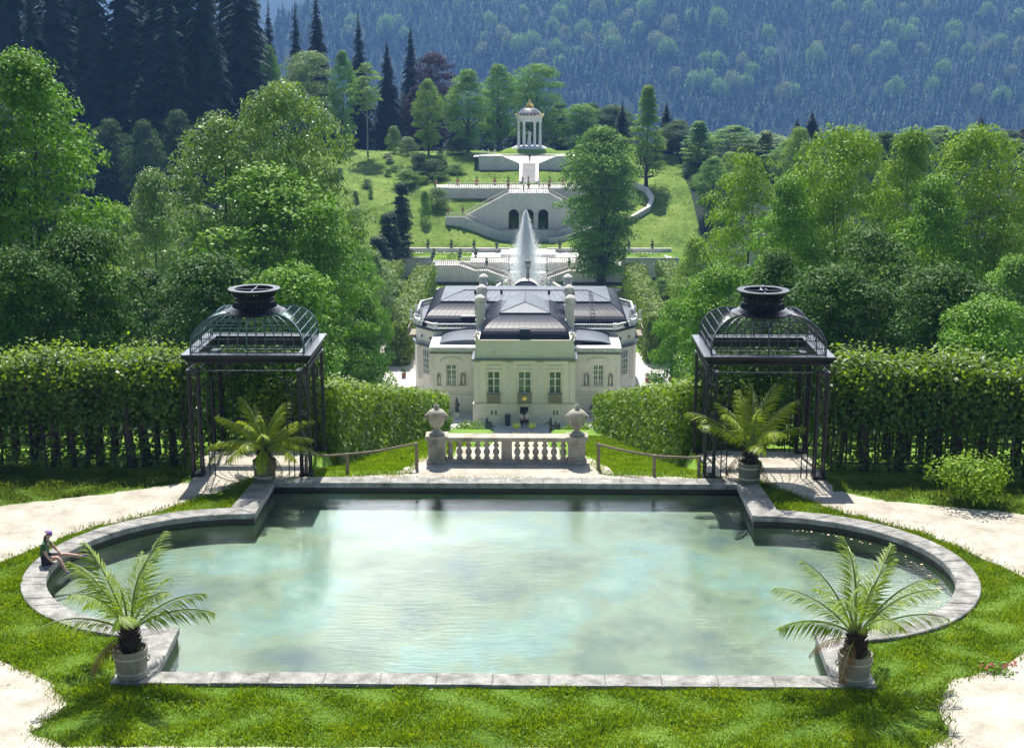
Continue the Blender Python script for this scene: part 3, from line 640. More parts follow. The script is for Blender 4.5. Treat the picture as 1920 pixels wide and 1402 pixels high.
    for i in range(9):
        u = -1.0+i*.25; b.bar((u, hy-.26, .05), (u, hy-.26, 1.05), .018)
    for z in (.1, .55, 1.05): b.bar((-1.1, hy-.26, z), (1.0, hy-.26, z), .03)
    b.build('gate', ir, t)
    return t
gazebo(-7.39, 39.98, 'black wrought iron garden pavilion with green tinted cage dome left of the pool', (MAT['iron'], MAT['green_iron']), -1)
gazebo(7.47, 39.95, 'black wrought iron garden pavilion with grey cage dome right of the pool', (MAT['iron'], MAT['grey_iron']), 1)
# ------------------------------------------------------------------ balustrade
bal = thing('balustrade', 'weathered stone balustrade with two pedestals behind the pool', 'balustrade', (0, 40.1, 0))
b = MB(); b.box(-1.85, 1.85, 39.95, 40.27, .0, .13); b.build('plinth', MAT['stone'], bal, True)
b = MB(); b.box(-1.85, 1.85, 39.90, 40.32, .70, .74); b.box(-1.86, 1.86, 39.86, 40.36, .74, .83); b.build('top_rail', MAT['stone'], bal, True)
b = MB(); b.box(-.16, .16, 39.98, 40.24, .13, .70); b.build('middle_pier', MAT['stone'], bal, True)
for sx in (-1, 1):
    b = MB(); x = sx*2.1
    b.box(x-.30, x+.30, 39.80, 40.40, 0, .13); b.box(x-.255, x+.255, 39.85, 40.35, .13, .72); b.box(x-.17, x+.17, 39.835, 39.85, .2, .64)
    b.box(x-.29, x+.29, 39.82, 40.38, .72, .77); b.box(x-.33, x+.33, 39.78, 40.42, .77, .86); b.build('pedestal', MAT['stone'], bal, True)
prof_bal = [(.09,0),(.09,.05),(.055,.07),(.075,.12),(.105,.19),(.085,.27),(.052,.31),(.052,.34),(.09,.38),(.10,.41),(.06,.45),(.055,.50),(.09,.53),(.09,.57)]
mb_ = MB().lathe(prof_bal, (0,0,0), 12).mesh('baluster')
for sx in (-1, 1):
    for i in range(6):
        o = link('baluster', mb_, MAT['stone'], bal, smooth=True); o.location = (sx*(.32+i*.275), 0, .13)
def urn(loc, label, mat, s=1.0):
    t = thing('stone_urn', label, 'urn', loc)
    b = MB(); b.lathe([(.22,0),(.24,.0),(.24,.05),(.19,.07),(.11,.12),(.07,.17),(.085,.19),(.085,.21)], (0,0,0), 20); b.build('foot', mat, t, smooth=True).scale = (s,)*3
    b = MB(); b.lathe([(.08,.20),(.15,.25),(.21,.34),(.245,.45),(.255,.55),(.25,.60),(.29,.62),(.29,.655),(.24,.66)], (0,0,0), 24, flute=.03); b.build('bowl', mat, t, smooth=True).scale = (s,)*3
    b = MB(); b.lathe([(.275,.655),(.26,.69),(.20,.75),(.12,.79),(.06,.81),(.05,.84),(.085,.87),(.08,.90),(.03,.93),(.02,.98),(.0,.99)], (0,0,0), 20); b.build('lid', mat, t, smooth=True).scale = (s,)*3
    for sx in (-1, 1):
        b = MB(); b.tube([(sx*.27,0,.62),(sx*.33,0,.58),(sx*.34,0,.5),(sx*.27,0,.46)], .03, 6); b.lathe([(0,-.04),(.045,0),(0,.04)], (sx*.31,0,.60), 8); b.build('handle', mat, t).scale = (s,)*3
    return t
urn((-2.1, 40.1, .86), 'lidded stone urn on the left pedestal of the balustrade behind the pool', MAT['stone'])
urn((2.1, 40.1, .86), 'lidded stone urn on the right pedestal of the balustrade behind the pool', MAT['stone'])
# ------------------------------------------------------------------ timber handrails
def rail(posts, label, seed):
    t = thing('handrail', label, 'handrail', (posts[0][0], posts[0][1], 0)); rr = random.Random(seed); tops = []
    for x, y, h in posts:
        b = MB(); z = zt(x, y); b.tube([(x, y, z-.15), (x+rr.uniform(-.01,.01), y, z+h*.5), (x, y, z+h)], [.055,.05,.048], 7); b.build('post', MAT['wood'], t, True); tops.append(Vector((x, y-.03, z+h-.03)))
    b = MB(); pts = []
    for p, q in zip(tops, tops[1:]):
        for k in range(4): v = p.lerp(q, k/4); pts.append(v+Vector((0, rr.uniform(-.01,.01), rr.uniform(-.012,.012)-.03*math.sin(math.pi*k/4))))
    pts.append(tops[-1]); e = (pts[0]-pts[1]).normalized()*.1; pts = [pts[0]+e]+pts; b.tube(pts, .034, 7); b.build('rail', MAT['wood'], t, True)
rail([(-5.82,38.72,.66),(-4.66,38.95,.60),(-2.66,39.4,.80)], 'grey timber handrail on posts between the left pavilion and the balustrade', 1)
rail([(2.72,39.4,.80),(4.31,38.75,.66),(5.62,38.75,.62)], 'grey timber handrail on posts between the balustrade and the right pavilion', 2)
# ------------------------------------------------------------------ potted palms
def frond_mesh(seed, L_, elev, droop, mat_y):
    rng = np.random.default_rng(seed); n = 30; pts = []; p = np.array([0., 0, 0]); a = elev
    for i in range(n+1):
        pts.append(p.copy()); p = p+np.array([math.cos(a), 0, math.sin(a)])*L_/n; a -= droop/n*(.4+1.3*i/n)
    pts = np.array(pts); b = MB(); b.tube([tuple(q) for q in pts[::3]], list(np.linspace(.016, .004, len(pts[::3]))), 5)
    Vs = []; m = 46
    for i in range(m):
        f = .16+.84*i/m; k = f*n; j = min(int(k), n-1); q = pts[j]+(pts[j+1]-pts[j])*(k-j); d = unit((pts[j+1]-pts[j])[None])[0]
        side = np.array([0, 1., 0]); nn = np.cross(d, side); ll = L_*.27*(math.sin(math.pi*min(1, .12+f*.86))**.55)*rng.uniform(.8, 1.1)
        for s in (-1, 1):
            ang = R(48-22*f)+rng.normal(0, .09); v = d*math.cos(ang)+side*s*math.sin(ang); v = v-nn*rng.uniform(.30, .62)+np.array([0,0,-.10*rng.random()]); v /= np.linalg.norm(v)
            if v[2] < -.9: v[2] = -.5
            ww = np.cross(v, nn); ww /= np.linalg.norm(ww); wd = .0075
            e = q+v*ll+np.array([0,0,-.15*ll]); mid = q+v*ll*.45
            Vs.append(np.array([q-ww*wd*.4, mid-ww*wd+nn*.003, e, mid+ww*wd+nn*.003]))
    V = np.concatenate(Vs); return b.mesh('stalk', False), npmesh('leaflets', V, np.arange(len(V)).reshape(-1, 4))
variants = {}
def palm(loc, s, n, label, seed, leafmat, potmat, reach, upk):
    rr = random.Random(seed); t = thing('potted_palm', label, 'palm', loc, group='palms in wooden tubs round the pool')
    b = MB(); b.lathe([(.26,0),(.285,.02),(.31,.3),(.335,.58),(.335,.60),(.30,.60),(.29,.52),(.0,.52)], (0,0,0), 28); pot = b.build('tub', potmat, t, smooth=False)
    for z, r_ in ((.14,.302),(.46,.330)):
        b = MB(); b.lathe([(r_-.01,z-.018),(r_+.008,z-.018),(r_+.010,z+.018),(r_-.01,z+.018)], (0,0,0), 28); b.build('hoop', MAT['hoop'], pot)
    for sx in (-1, 1):
        b = MB(); b.tube([(sx*.33,-.07,.42),(sx*.36,-.07,.36),(sx*.36,.07,.36),(sx*.33,.07,.42)], .012, 5); b.build('handle', MAT['iron'], pot)
    rng = np.random.default_rng(seed); b = MB(); z0 = .5; hT = .52*s
    b.tube([(0,0,z0),(0,0,z0+hT*.3),(0,0,z0+hT*.8),(0,0,z0+hT)], [.13,.17,.15,.10], 10)
    for i in range(120):
        f = i/120; a = i*2.4; r_ = .15*(1-.2*f); q = Vector((r_*math.cos(a), r_*math.sin(a), z0+hT*f)); e = q+Vector((math.cos(a)*.09, math.sin(a)*.09, .10+.05*rr.random()))
        b.bar(q, e, .035, .012)
    b.build('trunk', MAT['fibre'], t)
    # bare stalk stubs and undergrowth in the tub
    V, F = leafquads(np.stack([rng.normal(0,.13,90), rng.normal(0,.13,90), rng.uniform(.52,.66,90)], 1), np.tile([0,0,1.],(90,1)), rng.uniform(.04,.08,90), rng); link('tub_weeds', npmesh('tub_weeds', V, F), MAT['blade'], t)
    for i in range(n):
        f = i/(n-1); el = R(86-upk*f**.8)+rr.uniform(-.07,.07); L_ = reach*(.82+.3*math.sin(math.pi*(.25+.6*f)))*rr.uniform(.88,1.1); a = i*2.39996+rr.uniform(-.25,.25)
        key = (round(el/R(12)), leafmat.name)
        if key not in variants: variants[key] = frond_mesh(100+len(variants), 1.0, key[0]*R(12), R(40+22*f), None)
        st, lf = variants[key]
        fo = link('frond', st, MAT['rachis'], t); fo.location = (.05*math.cos(a), .05*math.sin(a), z0+hT*.92); fo.rotation_euler = (rr.uniform(-.25,.25), 0, a); fo.scale = (L_,)*3
        lo_ = bpy.data.objects.new('leaflets', lf); C.objects.link(lo_); lo_.parent = fo
        if not lf.materials: lf.materials.append(leafmat)
    for i in range(2):
        a = rr.uniform(0,6.28); st, lf = variants[[k_ for k_ in variants if k_[1] == leafmat.name][-1]]; fo = link('frond', st, MAT['rachis'], t); fo.location = (.05*math.cos(a), .05*math.sin(a), z0+hT*.8); fo.rotation_euler = (0, rr.uniform(.5,.9), a); fo.scale = (reach*.6,)*3; fo['label'] = 'withered brown hanging frond'
        lo_ = bpy.data.objects.new('leaflets', lf); C.objects.link(lo_); lo_.parent = fo; lo_.material_slots[0].link = 'OBJECT'; lo_.material_slots[0].material = MAT['dead']
    return t
zc = .0
palm((-7.09,25.12,.075), 1.0, 15, 'potted palm in a banded tub at the near left corner of the pool', 11, MAT['frond'], MAT['tub'], 1.75, 56)
palm((7.05,25.10,.075), 1.0, 15, 'potted palm in a banded tub at the near right corner of the pool', 12, MAT['frond'], MAT['tub'], 1.75, 56)
palm((-6.90,38.0,.075), .9, 26, 'bushy yellow green potted palm before the left pavilion', 13, MAT['frond_y'], MAT['tubgreen'], 1.50, 78)
palm((6.97,38.02,.075), .9, 17, 'tall upright potted palm before the right pavilion', 14, MAT['frond_y'], MAT['tubgreen'], 1.85, 46)
# ------------------------------------------------------------------ hedges near the pool
def trellis(t, path, h, seed, wid):
    rr = random.Random(seed); b = MB(); tr_ = MB()
    for a, c in zip(path, path[1:]):
        a = Vector(a); c = Vector(c); Ln = (c-a).length; u = (c-a)/Ln; s = Vector((u.y, -u.x, 0))
        for sg in (-1, 1):
            off = s*sg*wid*.44; k = 0.0
            while k < Ln: p = a+u*k+off; b.bar(p, p+Vector((0,0,h*.9)), .045); k += .42
            for z in np.arange(.25, h*.85, .36): b.bar(a+off+Vector((0,0,z)), c+off+Vector((0,0,z)), .032)
        k = .3
        while k < Ln:
            for sg in (-1, 1):
                p = a+u*k+s*sg*wid*rr.uniform(.30,.42)+u*rr.uniform(-.2,.2); q = p+Vector((rr.uniform(-.15,.15), rr.uniform(-.1,.1), h*.9)); md = p.lerp(q,.5)+Vector((rr.uniform(-.08,.08),0,0)); r_ = rr.uniform(.06,.13)
                tb = MB(); tb.tube([p, md, q], [r_*1.2, r_, r_*.6], 6); tb.build('trunk', MAT['bark'], t, True)
            k += rr.uniform(.55,.9)
    b.build('trellis', MAT['bark'], t, True)
def fine_hedge(name, label, path, wid, h, dens, ls, seed, low_d, split):
    rng = np.random.default_rng(seed); t = thing(name, label, 'hedge', path[0])
    V1, F1 = hedge_block(rng, path, wid, h, dens, ls, low=h*split, sag=.16)
    V2, F2 = hedge_block(rng, path, wid*.96, h*split+.3, dens*low_d, ls, low=0.0, sag=.16, topdens=0)
    V3, F3 = hedge_block(rng, path, wid*.55, h*.95, dens*.9, ls*1.3, low=h*split, sag=.2)
    V, F = join([(V1,F1),(V2,F2),(V3,F3)]); link('foliage', npmesh('foliage', V, F), MAT['hedge'], t, True)
    V, F = hedge_block(rng, [(p[0], p[1], p[2]+h*.80) for p in path], wid*1.03, h*.25, dens*.7, ls*.85, sag=.2, endcaps=False)
    V[:, 2] += .05+.10*np.repeat(np.random.default_rng(seed+3).random(len(V)//4), 4)**2; link('young_shoots', npmesh('young_shoots', V, F), MAT['shoots'], t, True)
    trellis(t, path, h, seed, wid); return t
fine_hedge('pergola_hedge', 'tall leafy pergola hedge with bare trunks left of the left pavilion', [(-9.55,40.2,0),(-12.5,40.25,0),(-15.5,40.0,0),(-20,38.9,0)], 1.7, 2.95, 220, .14, 21, .55, .44)
fine_hedge('pergola_hedge', 'tall leafy pergola hedge with bare trunks right of the right pavilion', [(9.6,40.1,0),(12.3,40.0,0),(15.5,39.4,0),(20,38.3,0)], 1.7, 2.95, 220, .14, 22, .55, .44)
def slope_hedge(sx, label, seed):
    rng = np.random.default_rng(seed); ysl = [42.0,46,52,60,70,80,90,99]; path = [(sx*(6.75), y, zt(sx*5, y)) for y in ysl]
    t = thing('clipped_hedge', label, 'hedge', path[0]); parts = []
    for i in range(len(path)-1):
        d = [200,150,110,80,55,45,40][i]; ls = [.14,.15,.17,.20,.25,.28,.3][i]
        parts.append(hedge_block(rng, path[i:i+2], 2.6, 2.55, d, ls, sag=.16, endcaps=(i in (0,6))))
        parts.append(hedge_block(rng, path[i:i+2], 1.9, 2.3, d*.5, ls*1.3, sag=.12, endcaps=(i in (0,6))))
    V, F = join(parts); link('foliage', npmesh('foliage', V, F), MAT['hedge2'], t, True)
    parts = []
    for i in range(len(path)-1):
        d = [90,60,45,30,22,16,14][i]; ls = [.13,.14,.16,.19,.23,.26,.28][i]
        parts.append(hedge_block(rng, [(p[0], p[1], p[2]+1.9) for p in path[i:i+2]], 2.65, .7, d, ls, sag=.15, endcaps=False))
    V, F = join(parts); link('young_shoots', npmesh('young_shoots', V, F), MAT['shoots'], t, True)
    tk = MB(); rr = random.Random(seed)
    y = 42.3
    while y < 99:
        for q in (5.7, 7.8): tk.tube([(sx*q, y, zt(sx*5,y)-.3), (sx*q+rr.uniform(-.1,.1), y, zt(sx*5,y)+2.6)], .07, 5)
        y += 1.2
for sx, sn in ((-1,'left'),(1,'right')):
    rng = np.random.default_rng(35+sx); t = thing('leaf_tunnel', 'leafy arch of the pergola right behind the %s pavilion, its shade put into dark leaf colour' % sn, 'hedge', (sx*7.6,42.7,0))  # hedge added in dark leaves that stand in for the shade here
    V, F = hedge_block(rng, [(sx*6.0,42.75,-.4),(sx*7.9,42.75,-.2)], .9, 2.9, 170, .15, sag=.14); V2, F2 = hedge_block(rng, [(sx*7.9,42.75,1.6),(sx*8.5,42.75,1.7)], .9, 1.2, 150, .15, sag=.14); V3, F3 = hedge_block(rng, [(sx*8.5,42.75,-.1),(sx*9.7,42.75,-.1)], .9, 2.9, 170, .15, sag=.14); V, F = join([(V,F),(V2,F2),(V3,F3)]); link('foliage', npmesh('foliage', V, F), MAT['leaf_dark'], t, True)
    b = MB()
    for x in (6.0,6.5,7.1,7.7,8.2,9.1,9.5): b.tube([(sx*x,42.7,-.2),(sx*x+.05,42.75,1.2),(sx*x,42.7,2.5)], .06, 6)
    b.build('stems', MAT['bark'], t, True)
slope_hedge(-1, 'clipped leafy hedge running down the slope from the left pavilion to the palace', 31)
slope_hedge(1, 'clipped leafy hedge running down the slope from the right pavilion to the palace', 32)
# ------------------------------------------------------------------ shrubs
p = on(1815, 940, 0); o = link('shrub', bush_mesh(5, 2.1, 1.35, 3600, .10), MAT['leaf_light']); o.location = p; tag(o, 'bright green loose shrub in front of the right hedge', 'shrub')
rose = thing('rose_bush', 'small pink flowering rose sprig on the gravel at the right edge', 'flower', on(1873, 1258, 0))
link('foliage', bush_mesh(6, .75, .18, 260, .06), MAT['leaf_mid'], rose)
rng = np.random.default_rng(5); P = np.stack([rng.normal(0,.2,16), rng.normal(0,.07,16), rng.uniform(.08,.2,16)], 1); vs = [leafquads(np.repeat(P, 9, 0)+rng.normal(0,.018,(144,3)), rng.normal(0,1,(144,3)), .05, rng, 1, .9)]
V, F = join(vs); link('blossom', npmesh('blossom', V, F), MAT['pink'], rose)
# ------------------------------------------------------------------ people (skin modifier bodies)
def skin(name, chains, mat, parent, sub=2, root=None):
    """chains: list of lists of (x,y,z,r); points closer than 1 mm are merged"""
    vs, rs, es, idx = [], [], [], {}
    for ch in chains:
        prev = None
        for x, y, z, r_ in ch:
            k = (round(x,3), round(y,3), round(z,3))
            if k not in idx: idx[k] = len(vs); vs.append((x,y,z)); rs.append(r_)
            i = idx[k]
            if prev is not None and prev != i: es.append((prev, i))
            prev = i
    me = bpy.data.meshes.new(name); me.from_pydata(vs, es, []); o = bpy.data.objects.new(name, me); C.objects.link(o); o.parent = parent
    md = o.modifiers.new('skin', 'SKIN')
    for i, r_ in enumerate(rs): me.skin_vertices[0].data[i].radius = (r_, r_) if not hasattr(r_, '__len__') else r_
    me.skin_vertices[0].data[0].use_root = True
    sb = o.modifiers.new('sub', 'SUBSURF'); sb.levels = sub; sb.render_levels = sub
    me.materials.append(mat); md.use_smooth_shade = True; return o
def hand(W, d, s=1.0):
    """finger chains from wrist W along direction d"""
    W = Vector(W); d = Vector(d).normalized(); u = d.cross(Vector((0,0,1)));  u = Vector((1,0,0)) if u.length < .1 else u.normalized(); n_ = u.cross(d); ch = []
    for i, ln in enumerate((.062,.074,.08,.072,.058)):
        if i == 0: q0 = W+d*.02*s+u*.02*s; q1 = q0+(d*.5+u*.8)*.035*s; q2 = q1+(d+u*.3)*.025*s
        else:
            off = (i-2.5)*-.018*s; q0 = W+d*.065*s+u*off; q1 = q0+(d*.9+n_*-.25)*ln*.5*s; q2 = q1+(d*.6-n_*.6)*ln*.5*s
        ch.append([(*W, .022*s), (*q0, .010*s), (*q1, .0085*s), (*q2, .007*s)])
    return ch
def person_standing(loc, rz, label, top, bottom, h=1.7, hair=None, sunhat=None):
    t = thing('person', label, 'person', loc, rz); s = h/1.7; k = lambda *c: [tuple(v*s for v in q) for q in c]
    body = [k((0,0,.93,.13),(0,0,1.12,.12),(0,0,1.33,.13),(0,0,1.43,.08),(0,.0,1.50,.05),(0,.01,1.56,.075),(0,.01,1.65,.07))]
    for sx in (-1, 1):
        body.append(k((0,0,.93,.13),(sx*.09,0,.86,.09),(sx*.10,.02,.48,.058),(sx*.10,-.01,.10,.04),(sx*.10,.12,.03,.035)))
        body.append(k((0,0,1.33,.13),(sx*.18,0,1.38,.055),(sx*.23,-.01,1.12,.042),(sx*.22,.10,.90,.03)))
        body += [k(*c) for c in hand((sx*.22,.12,.86), (0,.2,-1))]
    skin('body', body, MAT['skin'], t)
    skin('shirt', [k((0,0,.96,.15),(0,0,1.12,.14),(0,0,1.34,.145),(0,0,1.43,.085)), k((0,0,1.34,.145),(.18,0,1.39,.072),(.22,0,1.2,.062)), k((0,0,1.34,.145),(-.18,0,1.39,.072),(-.22,0,1.2,.062))], top, t)
    skin('trousers', [k((0,0,.98,.145),(0,0,.9,.13),(.09,0,.84,.105),(.10,.02,.5,.075),(.10,0,.14,.06)), k((0,0,.9,.13),(-.09,0,.84,.105),(-.10,.02,.5,.075),(-.10,0,.14,.06))], bottom, t)
    skin('hair', [k((0,-.02,1.60,.078),(0,-.01,1.67,.078),(0,-.05,1.54,.05))], hair or MAT['hair'], t)
    for sx in (-1, 1): skin('shoe', [k((sx*.10,-.04,.04,.045),(sx*.10,.14,.035,.04))], MAT['dark_cloth'], t, 1)
    return t
def eyes(t, head, f, s=1):
    b = MB(); f = Vector(f).normalized(); u = f.cross(Vector((0,0,1))).normalized(); H = Vector(head)
    for sx in (-1, 1): b.lathe([(0,-.012),(.011,0),(0,.012)], tuple(H+f*.088*s+u*sx*.03*s), 6)
    b.build('eyes', MAT['dark_cloth'], t)
def sitter():
    P = on(86, 1056, .08); t = thing('person', 'seated child in green shirt and purple cap on the pool rim', 'person', (P.x-.02, P.y-.02, .08))
    hip = (0,0,.13,.115)
    body = [[hip,(.00,.02,.28,.10),(.05,.04,.46,.115),(.07,.05,.56,.065),(.09,.05,.62,.045),(.115,.05,.69,.072),(.125,.05,.76,.072)],
            [hip,(.07,.09,.12,.085),(.40,.22,.16,.056),(.72,.36,.07,.038),(.80,.40,.05,.034)],
            [hip,(.07,-.08,.12,.085),(.36,-.10,.20,.056),(.52,-.12,-.08,.04),(.56,-.12,-.16,.034)],
            [(.05,.04,.46,.115),(.05,-.14,.50,.05),(.13,-.20,.28,.036),(.28,-.22,.11,.026)],
            [(.05,.04,.46,.115),(.06,.20,.50,.05),(.20,.25,.30,.036),(.34,.16,.20,.026)]]
    body += hand((.30,-.22,.09), (.6,0,-.8), .8)+hand((.36,.15,.18), (.9,-.3,-.4), .8)
    body += [[(.125,.05,.70,.072),(.205,.05,.70,.016)]]
    skin('body', body, MAT['skin'], t, 2)
    skin('shirt', [[(0,0,.16,.13),(.00,.02,.28,.12),(.05,.04,.46,.13),(.07,.05,.56,.075)], [(.05,.04,.46,.13),(.05,-.14,.50,.066),(.10,-.18,.38,.055)], [(.05,.04,.46,.13),(.06,.20,.50,.066),(.12,.23,.40,.055)]], MAT['green_cloth'], t)
    skin('shorts', [[(0,0,.12,.135),(.07,.09,.13,.10),(.30,.18,.16,.075)], [(0,0,.12,.135),(.07,-.08,.13,.10),(.26,-.09,.18,.075)]], MAT['dark_cloth'], t)
    skin('hair', [[(.09,.05,.71,.075),(.05,.05,.62,.055),(.02,.04,.48,.04)]], MAT['hair'], t)
    skin('cap', [[(.115,.05,.745,.083),(.12,.05,.79,.07)], [(.115,.05,.745,.083),(.22,.05,.735,(.02,.05))]], MAT['purple'], t)
    skin('shoe', [[(.76,.38,.05,.045),(.90,.43,.07,.04)]], MAT['purple'], t, 1); skin('shoe', [[(.52,-.12,-.14,.045),(.64,-.13,-.18,.04)]], MAT['purple'], t, 1)
    eyes(t, (.125,.05,.715), (1,0,0), .8)
sitter()

# stones and tufts along the gravel edges
rng = np.random.default_rng(66); n_ = 22000; x = rng.uniform(-14.5, 14.5, n_); y = rng.uniform(21.5, 39, n_); k = inside(gv, x, y)&~inside(ringw, x, y)&((np.sin(x*2.1+y)*np.sin(y*1.7-x*.6)+rng.normal(0,.6,n_)) > .5)
x, y = x[k], y[k]; n_ = len(x); s_ = rng.uniform(.010,.024,n_)*(1+(rng.random(n_) > .93)*1.2)
o_ = np.array([[1,0,0],[0,1,0],[-1,0,0],[0,-1,0],[0,0,.7]]); V = np.stack([x,y,np.full(n_,.012)],1)[:,None]+o_[None]*s_[:,None,None]*rng.uniform(.6,1.4,(n_,5,3)); F = (np.array([[0,1,4],[1,2,4],[2,3,4],[3,0,4]])[None]+np.arange(n_)[:,None,None]*5).reshape(-1,3)
tag(link('pebbles', npmesh('pebbles', V.reshape(-1,3), F), MAT['stone']), kind='stuff', label='loose pebbles strewn over the pale gravel path', cat='pebbles')
A = np.array(ringw+ringw[:1]); rr_ = np.random.default_rng(67); seg = rr_.integers(0, len(ringw), 5200); f = rr_.random(5200)[:,None]; P = A[seg]*(1-f)+A[seg+1]*f+rr_.normal(0,.11,(5200,2)); a = rr_.uniform(0,6.28,5200); hh = rr_.uniform(.03,.12,5200)[:,None]
P3_ = np.column_stack([P, np.full(5200,.01)]); d = np.stack([np.cos(a),np.sin(a),0*a],1); sd2 = np.stack([-d[:,1],d[:,0],0*a],1)*.01; V = np.stack([P3_-sd2,P3_+sd2,P3_+sd2*.6+(np.array([0,0,.6])+d*.3)*hh,P3_+(np.array([0,0,.9])+d*.7)*hh],1).reshape(-1,3)
tag(link('edge_tufts', npmesh('edge_tufts', V, np.arange(4*5200).reshape(-1,4)), MAT['dryblade']), kind='stuff', label='ragged grass tufts along the border of lawn and gravel', cat='grass')
# ------------------------------------------------------------------ palace
G0 = -24.1
pal = thing('palace', 'pale rococo palace with dark curved metal roofs seen from behind and above', 'palace', (0, 134, G0))
def rect(x0, x1, z0, z1): return [(x0,z0),(x1,z0),(x1,z1),(x0,z1)]
def archp(x0, x1, z0, z1, k=8):
    r = (x1-x0)/2; c = (x0+x1)/2; return [(x0,z0),(x1,z0)]+[(c+r*math.cos(math.pi*i/k), z1-r+r*math.sin(math.pi*i/k)) for i in range(k+1)]
def window(x0, x1, z0, z1, Y, nx, nz, par=pal, bar=.05, tr_=None):
    f = MB(); f.box(x0, x1, Y+.2, Y+.24, z0, z0+.08); f.box(x0, x1, Y+.2, Y+.24, z1-.08, z1); f.box(x0, x0+.07, Y+.198, Y+.242, z0+.08, z1-.08); f.box(x1-.07, x1, Y+.198, Y+.242, z0+.08, z1-.08)
    c = (x0+x1)/2; f.box(c-.065, c+.065, Y+.19, Y+.25, z0+.08, z1-.08)
    for i in range(1, nz):
        z = z0+(z1-z0)*i/nz; wdt = .05 if i == nz-1 else .03; f.box(x0+.07, c-.065, Y+.205, Y+.235, z-wdt, z+wdt); f.box(c+.065, x1-.07, Y+.205, Y+.235, z-wdt, z+wdt)
    for s in ((x0+.07, c-.065), (c+.065, x1-.07)):
        for i in range(1, nx//2): xx = s[0]+(s[1]-s[0])*i/(nx//2); f.box(xx-.018, xx+.018, Y+.21, Y+.23, z0+.08, z1-.08)
    w_ = f.build('window', MAT['white'], par, True)
    b = MB(); b.add([(x0,Y+.26,z0),(x1,Y+.26,z0),(x1,Y+.26,z1),(x0,Y+.26,z1)], [(0,1,2,3)]); b.build('pane', MAT['glass'], w_, True)
    return w_
# front block
wins = [(-3.68,-2.46),(-.63,.63),(2.44,3.64)]
holes = [rect(a, b_, -20.98, -18.75) for a, b_ in wins]
b = MB(); b.prism(rect(-5.03, 5.03, -22.05, -17.55), 134, 134.45, holes)
b.box(-5.03, -4.6, 134.45, 147, -22.05, -17.55); b.box(4.6, 5.03, 134.45, 147, -22.05, -17.55); b.build('front_wall', MAT['render'], pal, True)
b = MB(); sm = [rect(x, x+.19, -23.15, -22.65) for x in (-3.36,-2.95,2.84,3.17)]
b.prism(rect(-5.14, 5.14, G0, -22.05), 133.88, 134.5, [rect(-.45,.38,G0+.02,-22.28)]+sm); b.box(-5.14, -4.6, 134.5, 147, G0, -22.05); b.box(4.6, 5.14, 134.5, 147, G0, -22.05)
b.build('base_wall', MAT['render'], pal, True)
b = MB(); b.box(-5.2, 5.2, 133.82, 134, -22.06, -21.98)
for zz in (-23.9,-23.45,-22.95,-22.5):      # rusticated courses
    for s in ((-5.16,-3.5),(-2.7,-.62),(.55,2.7),(3.5,5.16)): b.box(s[0], s[1], 133.85, 133.88, zz+.02, zz+.37)
for a, b_ in wins:
    for s in (a-.22, b_+.10): b.box(s, s+.12, 133.94, 134, -21.0, -18.6)
    b.box(a-.22, b_+.22, 133.92, 134, -18.6, -18.48); b.box(a-.1, b_+.1, 133.93, 134, -18.46, -18.1)
for x in (-4.75,-1.55,1.55,4.75): b.box(x-.28, x+.28, 133.93, 134, -21.9, -18.2); b.box(x-.34, x+.34, 133.88, 134, -18.2, -17.75)
b.build('wall_trim', MAT['trim'], pal, True)
b = MB(); b.box(-5.25, 5.25, 133.7, 147, -17.55, -17.42); b.box(-5.12, 5.12, 133.8, 147, -17.62, -17.55); b.build('cornice', MAT['ironflat'], pal, True)
b = MB(); b.add([(-4.98,133.95,-17.42),(4.98,133.95,-17.42),(4.85,134.3,-15.72),(-4.85,134.3,-15.72),(-4.98,147,-17.42),(4.98,147,-17.42),(4.85,147,-15.72),(-4.85,147,-15.72)], [(0,1,2,3),(1,5,6,2),(5,4,7,6),(4,0,3,7),(3,2,6,7),(0,4,5,1)])
b.box(-4.97, 4.97, 134.22, 147.1, -15.72, -15.6)
for x in (-3.1,0,3.1): b.lathe([(0,-.03),(.42,-.02),(.42,.02),(0,.03)], (x,134.1,-16.85), 12, 1, .3)
b.build('attic', MAT['render'], pal, True)
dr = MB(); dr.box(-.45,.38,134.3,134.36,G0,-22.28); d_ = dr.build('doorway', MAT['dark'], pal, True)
b = MB(); b.box(-.58,-.45,133.8,133.9,G0,-22.15); b.box(.38,.51,133.8,133.9,G0,-22.15); b.box(-.58,.51,133.8,133.9,-22.28,-22.15); b.build('door_frame', MAT['trim'], d_, True)
for x in (-3.36,-2.95,2.84,3.17):
    b = MB(); b.box(x,x+.19,134.1,134.12,-23.15,-22.65); b.build('cellar_window', MAT['glass'], pal, True)
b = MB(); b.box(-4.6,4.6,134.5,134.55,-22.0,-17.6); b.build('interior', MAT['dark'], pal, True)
for k, (a, b_) in enumerate(wins):
    window(a, b_, -20.98, -18.75, 134, 2, 3)
    b = MB(); b.box(a-.08, b_+.08, 133.62, 133.98, -21.88, -21.80); b.box(a-.06, b_+.06, 133.64, 133.70, -21.80, -21.0)
    b.box(a-.08, b_+.08, 133.62, 133.98, -21.0, -20.95)
    for s in (a-.06, b_): b.box(s, s+.06, 133.70, 133.98, -21.80, -21.0)
    bc = b.build('balcony', MAT['balcony'], pal, True)
    b = MB(); c = (a+b_)/2
    b.lathe([(0,-.03),(.17,-.02),(.24,.0),(.17,.03),(0,.05)], (0,0,0), 14)
    m_ = b.build('sunburst', MAT['gold'] if k == 1 else MAT['balcony'], bc); m_.rotation_euler = (math.pi/2,0,0); m_.location = Vector((c,133.62,-21.4))-wloc(bc)
